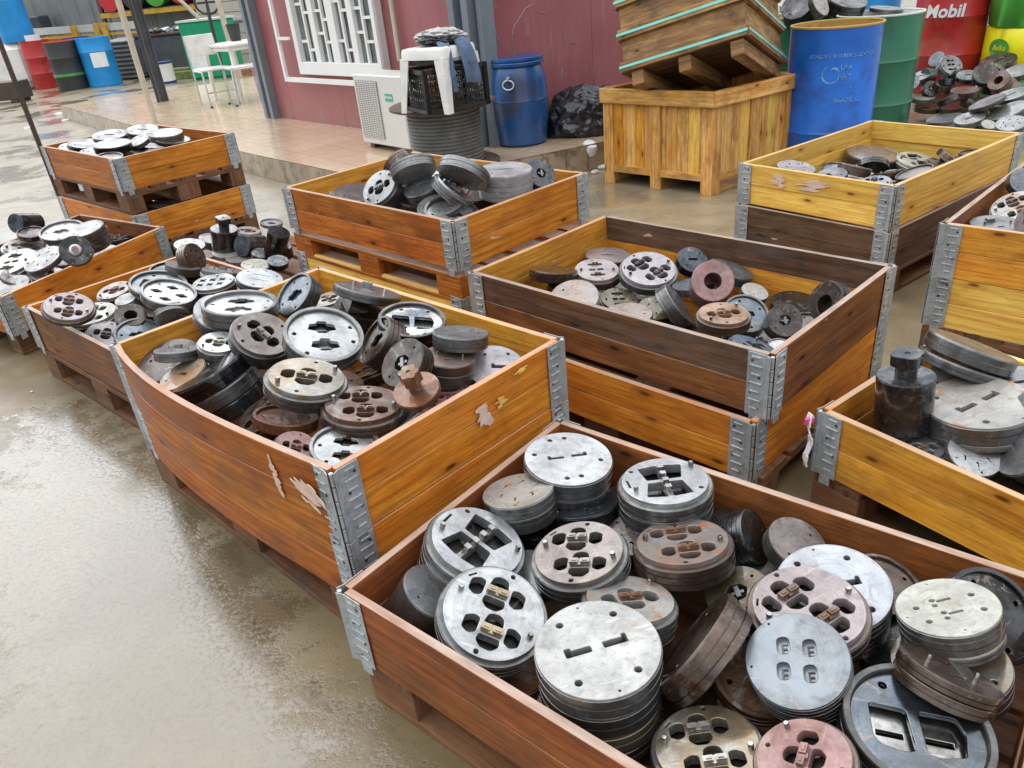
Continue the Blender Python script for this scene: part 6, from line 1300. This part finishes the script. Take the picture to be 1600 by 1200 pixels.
# ------------------------------------------------------------------ far left yard
def pole(p, q, r, mat, label, name, cat): tag(MB().tube([p, q], r, 14).build(name, mat, None, 40), label, cat)
pb = at(243, 193, PZ); pole(tuple(pb), (pb.x, pb.y, 3.2), .034, 'cream_pole', 'pale round steel pole standing on the porch edge', 'porch_pole', 'pole')
sp_ = at(257, 158, PZ); se = empty('steel_post', tuple(sp_), radians(30), 'dark grey steel box post with a hose tied along it', 'post')
MB().bx((0, 0, 0), .12, .04, 3.2).bx((-.05, 0, 0), .02, .11, 3.2).bx((.05, 0, 0), .02, .11, 3.2).build('column', 'steel_dark', se); MB().tube([(-.09, -.04, 0), (-.09, -.05, .6), (-.085, -.05, 1.6), (-.09, -.05, 3.1)], .02, 8).build('hose', 'rubber', se, 40)
fb = at(118, 372, 0); tag(MB().bar((fb.x, fb.y, 0), (fb.x - .02, fb.y, 2.6), .045, .012).build('flat_bar', 'bar_brown'), 'upright rusty flat steel bar beside the far left stack', 'bar')
# corrugated shed wall
SA, SB = Vector((-16.8, 21.2, 0)), Vector((-6.1, 17.9, 0)); sdv = (SB - SA); SL = sdv.length; sdv.normalize(); sn = Vector((sdv.y, -sdv.x, 0))
m = MB(); b0 = 0; SA0, SB0 = SA, SB; SA = SA + Vector((-6, 7, 0)); SL += 6; npt = int(SL / .05)
for i in range(npt + 1):
    x = i * .05; k = x % .5; off_ = .05 if k < .06 else (0.0 if k < .44 else .02); p = SA + sdv * x + sn * off_
    m.v += [p, p + Z * 4.5]
for i in range(npt): m.face((2 * i, 2 * i + 2, 2 * i + 3, 2 * i + 1), [(0, 0)] * 4)
sh = m.build('metal_shed', 'zinc_wall'); tag(sh, 'grey ribbed metal shed wall behind the drums, at the far left', 'shed')
SA = SA0
def lm(s, z, o=.1): return SA + sdv * s + Z * z + sn * o
def sof(u, v=60):   # distance along the shed wall for a photo column
    d = FW + RT * (u - 800) / FPX + UP * (600 - v) / FPX; q = SA - CAM; t = (q.x * sn.x + q.y * sn.y) / (d.x * sn.x + d.y * sn.y); return (CAM + d * t - SA).dot(sdv)
sa, sb_ = sof(60, 45), sof(235, 38)
SA = SA0 + Vector((-.3, 2.6, 0))
sa, sb_ = sof(60, 45), sof(235, 38)
rl_ = empty('guard_rail', tuple(lm(sa, 0, .35)), 0, 'off-white horizontal rail on yellow posts before the shed', 'rail')
def rb(nm, s0, z0, s1, z1, o, w, h, mat):
    a, b2 = lm(s0, z0, o), lm(s1, z1, o); base = lm(sa, 0, .35); MB().bar(a - base, b2 - base, w, h).build(nm, mat, rl_)
rb('rail', sa, 1.19, sb_, 1.13, .35, .05, .16, 'rail_white'); rb('rail', sa, 1.03, sb_, .97, .37, .05, .05, 'yellow_paint')
for u in (140, 176, 188): rb('post', sof(u, 60), 0, sof(u, 60), 1.25, .42, .12, .12, 'yellow_paint')
rb('brace', sof(176, 60), 1.1, sof(205, 100), .0, .46, .07, .1, 'yellow_paint')
m = MB(); s0, s1 = sof(84, 60), sof(126, 60)
for i in range(12): a = s0 + (s1 - s0) * i / 12; m.box(lm(a, .45, .2) - lm(s0, 0, .2), sdv, sn, Z, (s1 - s0) / 12 - .02, .05, .62)
o_ = m.build('slatted_panel', 'yellow_paint'); o_.location = lm(s0, 0, .2); tag(o_, 'yellow slatted panel under the rail behind the black drum', 'panel')
SA = SA0
LG = 'drums by the shed'
def ldrum(u, v, mat, label, H=.95, R=.29, hoops=(.33, .66), **k):
    p = at(u, v, 0); return drum((p.x, p.y, 0), R * k.pop('s', 1), H * k.get('sz', 1), mat, label, hoops=hoops, group=LG)
ldrum(78, 137, 'red_drum', 'glossy red drum between the white tank and the black drum', 1.03, .31)
p = at(117, 139, 0); bkd = drum((p.x, p.y, 0), .32, 1.0, 'rubber', 'black drum with a green stripe and a red lid', group=LG, lidmat='red_paint', rim='red_paint')
MB().lathe([(.323, .28), (.331, .29), (.331, .33), (.323, .34)], 40).build('stripe', 'sack_green', bkd, 30)
p = at(140, 128, 0); drum((p.x, p.y, 0), .30, 1.0, 'navy', 'dark blue drum squeezed between the black and light blue drums', group=LG)
p = at(167, 133, 0); lbd = drum((p.x, p.y, 0), .35, 1.0, 'blue_light', 'light blue drum with a white label standing by the yellow post', group=LG, hoops=(.72,))
dd_ = CAM - Vector((p.x, p.y, CZ)); AA = atan2(dd_.y, dd_.x); m = MB()
for i in range(7):
    for z in (.40, .70): a = AA + .05 - .45 + .9 * i / 6; m.v.append(Vector((.362 * cos(a), .362 * sin(a), z)))
for i in range(6): m.face((2 * i, 2 * i + 2, 2 * i + 3, 2 * i + 1))
m.build('label', 'label_white', lbd)
# white tank, brown bin, blue drum on top
p = at(12, 150, 0); tk = empty('plastic_tank', (p.x - 1.0, p.y + 1.6, 0), radians(8), 'big dirty white plastic tank at the left picture edge', 'tank')
MB().bx((0, 0, .05), 2.1, 1.2, .98).build('body', 'white_plastic', tk, None, .14)
MB().tube([(-.7, -.2, 1.0), (-.7, -.2, 1.12)], .12, 16).build('cap', 'rubber', tk)
p = at(25, 160, 0); bn = MB().bx((0, 0, .06), 1.3, .5, .34).bx((-.5, 0, 0), .15, .5, .06).bx((.5, 0, 0), .15, .5, .06).build('steel_bin', 'bar_brown', None, None, .01); bn.location = (p.x - .45, p.y + .15, 0); bn.rotation_euler = (0, 0, radians(-2)); tag(bn, 'low brown steel bin in front of the white tank', 'bin')
tkx = tk.location; d_ = FW + RT * (31 - 800) / FPX + UP * (600 - 66) / FPX; t_ = (tkx.y - .1) / d_.y; q = CAM + d_ * t_
bsd = drum((q.x, q.y, 1.031), .37, .88, 'blue_light', 'bright blue wrapped drum standing on the white tank', group=LG, hoops=(), dent=.04)
p = at(80, 137, 0); q = Vector((p.x - .02, p.y, 1.035)); tag(MB().lathe([(.10, 0), (.16, 0), (.16, .12), (.10, .12), (.10, 0)], 24).build('tape_roll', 'white_paint', None, 40), 'white ring roll lying on the red drum', 'roll').location = q
p = at(66, 120, 0); tag(MB().bx((p.x, p.y + .5, 0), .75, .6, 1.55).build('dark_cabinet', 'steel_dark', None, None, .03), 'dark box behind the red drum and the tank', 'cabinet')
# ribbed coil stack
p = at(217, 122, 0); pr = [(0, 0)]
for i in range(9): z = .02 + i * .095; pr += [(.50, z), (.56, z + .03), (.56, z + .06), (.50, z + .09)]
pr += [(.35, .9), (0, .9)]
cs = MB().lathe(pr, 40).build('hose_coil', 'reel_metal', None, 50); cs.location = (p.x, p.y + .3, 0); tag(cs, 'grey ribbed coil stack behind the white pole', 'coil')
# rack with drum ends
ra = at(215, 112, 0); rk = empty('storage_rack', (ra.x, ra.y + 1.2, 0), radians(-14), 'orange-beamed rack holding drums on their sides above scrap', 'rack')
for x in (-1.1, 1.9):
    for y in (0, .9): MB().bx((x, y, 0), .09, .09, 3.2).build('upright', 'bar_brown', rk)
for z in (1.32,): 
    for y in (-.02, .92): MB().bx((.4, y, z), 3.1, .06, .12).build('beam', 'yellow_paint', rk)
MB().bx((.4, .45, 1.44), 3.0, .9, .03).build('shelf', 'steel_dark', rk)
MB().bx((.4, 1.05, .0), 3.1, .04, 3.2).build('back_panel', 'rubber', rk)
for x, z, mat, lb in ((-.72, 1.76, 'red_paint', 'red drum lying on the rack behind the white pole'), (1.42, 1.80, 'red_drum', 'orange-red drum end on the rack at the top edge'), (.70, 1.78, 'sack_green', 'green drum end lying on the rack'), (.02, 1.76, 'rubber', 'black drum lying on the rack behind the steel post')):
    wp = Matrix.Rotation(radians(-14), 4, 'Z') @ Vector((x, -.12, z)); wp += rk.location
    dr = drum(tuple(wp), .31, .9, mat, lb, group='drums lying on the rack', hoops=(.3, .65), tilt=(radians(-90), 0, radians(-14)))
# yellow bucket, dark trough, green bin, beige shutter
p = at(250, 100, 0); yb = empty('yellow_crate', (p.x, p.y + .2, .9), 0, 'small yellow bucket hanging under the rack beam', 'bucket')
MB().lathe([(0, 0), (.14, 0), (.19, .42), (.18, .42), (.13, .02), (0, .02)], 20).build('body', 'sack_yellow', yb, 40)
p = at(282, 118, 0); tr = empty('steel_trough', (p.x, p.y + .5, 0), radians(-12), 'dark grey steel trough full of scrap behind the porch', 'trough')
MB().bx((0, 0, .1), 1.7, 1.0, .78).build('body', 'steel_dark', tr, None, .04); MB().bx((0, 0, .88), 1.74, 1.04, .04).build('rim', 'bar_brown', tr)
for i in range(9): o_ = crumple('scrap_metal', (tr.location.x - .7 + i * .17, tr.location.y + random.uniform(-.2, .2), .98), (.14, .1, .07), random.choice(['steel_dark', 'silver_light', 'bar_brown', 'steel_grey']), ('left end', 'second', 'third', 'fourth', 'middle', 'sixth', 'seventh', 'eighth', 'right end')[i] + ' piece of grey scrap along the steel trough', 'scrap', sub=2, amp=.4, seed=i); o_['group'] = 'scrap on the steel trough'
p = at(330, 122, 0); gb_ = empty('green_bin', (p.x + .1, p.y + .3, 0), radians(-10), 'green bin with a white panel behind the white chairs', 'bin')
MB().bx((0, 0, 0), .95, .7, 1.12).build('body', 'green_bright', gb_, None, .03); MB().bx((0, 0, 1.12), 1.0, .74, .04).build('lid', 'rim_pale', gb_); MB().bx((-.18, -.36, .22), .42, .01, .62).build('label', 'label_white', gb_)
BA, BB = at(300, 112, 0) + Vector((0, 1.6, 0)), at(470, 98, 0) + Vector((0, .2, 0)); bdv = (BB - BA).normalized(); bn_ = Vector((bdv.y, -bdv.x, 0)); BL = (BB - BA).length
bw = empty('beige_cabin', tuple(BA), 0, 'beige ribbed metal cabin wall behind the table', 'cabin'); m = MB()
for i in range(16): m.box(Z * (i * .24), bdv, bn_, Z, BL, .05, .225); 
m.build('siding', 'beige_wall', bw); MB().box(bdv * .02 - bn_ * .05, bdv, bn_, Z, BL, .06, 3.9).build('wall', 'beige_wall', bw); MB().box(Z * 1.0 + bn_ * .052, bdv, bn_, Z, BL, .05, .07).build('ledge', 'silver_light', bw)
MB().box(bdv * (BL * .70) + Z * 1.12 + bn_ * .052, bdv, bn_, Z, .24, .01, .75).build('notice', 'label_white', bw)
# tools leaning behind the table
p = at(377, 128, 0); pole((p.x, p.y, 0), (p.x - .12, p.y, 2.6), .05, 'cream_pole', 'cream wooden post behind the table', 'wooden_post', 'post')
p = at(352, 124, 0); sw = empty('steering_wheel', (p.x, p.y, 0), 0, 'black steering wheel on a stem behind the white table', 'steering wheel')
MB().tube([(0, 0, 0), (0, 0, 1.15), (0, .05, 1.4)], .035, 8).build('stem', 'rubber', sw); MB().tube([(.24 * cos(a), .05, 1.45 + .21 * sin(a)) for a in [2 * pi * i / 24 for i in range(25)]], .024, 8, False).bar((-.2, .05, 1.45), (.2, .05, 1.45), .04).bar((0, .05, 1.24), (0, .05, 1.6), .06, .03).build('wheel', 'rubber', sw, 60)
p = at(345, 122, 0); tag(MB().tube([(p.x - .1, p.y - .1, 1.18), (p.x - .45, p.y - .1, 1.62)], .04, 8).build('paint_stick', 'cream_pole', None, 40), 'cream stick standing out of the green bin', 'stick')
# table and chairs on the porch
tp = at(396, 152, PZ); tb_ = empty('garden_table', tuple(tp), radians(-46), 'white plastic table on the porch beside the cabin', 'table')
m = MB().bx((0, 0, .70), .85, .85, .035).bx((0, 0, .65), .80, .80, .05).build('tabletop', 'white_plastic', tb_, None, .01)
for sx in (1, -1):
    for sy in (1, -1): MB().bar((sx * .36, sy * .36, .65), (sx * .38, sy * .38, 0), .045).build('leg', 'white_plastic', tb_)
def chair(u, v, rz, label):
    p = at(u, v, PZ); e = empty('metal_chair', tuple(p), radians(rz), label, 'chair', 'white metal chairs on the porch')
    r = .012
    for s in (1, -1):
        MB().tube([(s * .20, .20, 0), (s * .20, .17, .45), (s * .19, .24, .88)], r, 8).build('rear_leg', 'silver_light', e, 50)
        MB().tube([(s * .20, -.22, 0), (s * .20, -.20, .44), (s * .20, .16, .45)], r, 8).build('front_leg', 'silver_light', e, 50)
        MB().tube([(s * .20, -.24, 0), (s * .20, -.24, .02)], .018, 8).build('foot', 'rubber', e)
    MB().bx((0, -.02, .445), .40, .40, .03).build('seat', 'white_plastic', e, None, .008); m = MB(); m.box((-.19, .19, .62), (1, 0, 0), (0, 1, 0), (0, .1, 1), .38, .02, .26); m.build('backrest', 'white_plastic', e, None, .006)
    MB().tube([(-.2, -.2, .18), (.2, -.2, .18)], .009, 8).build('stretcher', 'silver_light', e); return e
chair(345, 163, 35, 'white metal chair nearest the pole, its back to the green bin'); chair(392, 160, -60, 'white metal chair tucked at the cabin corner')
p = at(262, 131, 0); pbk = empty('paint_bucket', tuple(p), 0, 'white and purple paint bucket right of the steel post', 'bucket')
MB().lathe([(0, 0), (.19, 0), (.20, .38), (.21, .40), (0, .40)], 28).build('body', 'white_paint', pbk, 40); MB().lathe([(.205, .40), (.212, .41), (.212, .44), (0, .44)], 28).build('lid', 'navy', pbk, 40)
MB().lathe([(.193, .01), (.197, .01), (.198, .06), (.193, .06)], 28).build('band', 'navy', pbk, 40)
p = at(295, 122, 0); mw = MB().bx((0, 0, 0), 1.3, .35, .16).bx((.1, .1, .16), 1.1, .2, .06).build('mossy_beam', 'moss_wood', None, None, .01); mw.location = p; mw.rotation_euler = (0, 0, radians(-12)); tag(mw, 'green mossy beam under scrap behind the porch', 'beam')
for i, (u, v) in enumerate(((280, 116), (292, 113), (302, 115), (312, 112))): q = at(u, v, 0); o_ = crumple('scrap_metal', (q.x, q.y, .28), (.2, .15, .06), 'silver_light', ('left end', 'second', 'third', 'right end')[i] + ' piece of pale scrap along the mossy beam', 'scrap', sub=2, amp=.5, seed=i + 20); o_['group'] = 'scrap on the mossy beam'
for i, (u, v) in enumerate(((362, 118), (371, 114), (383, 116), (392, 112), (398, 117))): q = at(u, v, 0); o_ = MB().bx((0, 0, 0), .24, .12, .09).bx((.02, .02, .09), .22, .12, .08).build('brick', 'brick'); o_.location = q; o_.rotation_euler = (0, 0, i * .9); tag(o_, ('left end', 'second', 'middle', 'fourth', 'right end')[i] + ' red brick in the loose row behind the chairs', 'brick', 'bricks behind the chairs')
p = at(352, 116, 0); lg = empty('plastic_crate', (p.x, p.y - .2, 0), radians(-10), 'pale green plastic crate behind the chair', 'plastic crate'); MB().bx((0, 0, 0), .5, .06, .06).bx((0, 0, .75), .5, .06, .06).bx((-.25, 0, 0), .06, .06, .8).bx((.25, 0, 0), .06, .06, .8).build('frame', 'sack_green', lg); MB().bx((0, .02, .06), .44, .02, .68).build('panel', 'steel_dark', lg)
p = at(374, 122, 0); bk = MB().lathe([(0, 0), (.07, 0), (.095, .22), (.088, .22), (.065, .02), (0, .02)], 24).build('black_bucket', 'rubber', None, 40); bk.location = tuple(Vector((tp.x - .12, tp.y + .25, PZ + .736))); tag(bk, 'dark grey bucket standing on the white table', 'bucket')
# small ground litter near the left
for i, (u, v) in enumerate(((50, 613), (45, 200), (92, 178), (104, 188), (195, 205))):
    q = at(u, v, 0); o_ = crumple('litter', (q.x, q.y, .004), (.006 if v > 300 else .08, .005 if v > 300 else .05, .003 if v > 300 else .02), 'paper_white', 'small pale scrap on the wet ground', 'litter', sub=2, amp=.3, flat=.5, seed=i); o_['group'] = 'pale scraps on the wet ground'
# collar extras: torn film on the loose hinge, stamps
fm = MB(); c_ = Vector((.79, 1.70, 0))
for i in range(9): fm.bar(c_ + Vector((-.006 * sin(i), -.003 * i * .3, .335 - i * .018)), c_ + Vector((-.006 * sin(i + 1), -.003 * (i + 1) * .3, .335 - (i + 1) * .018)), .02 + .006 * sin(i * 2), .004)
tag(fm.build('torn_film', 'film', None, 40), 'torn white film strip hanging from the loose hinge of the amber collar', 'film')
tag(MB().bx((.787, 1.698, .305), .03, .012, .022, .4).build('pink_tape', 'pink_tape', None, None, .003), 'scrap of pink tape on the torn film strip', 'tape')
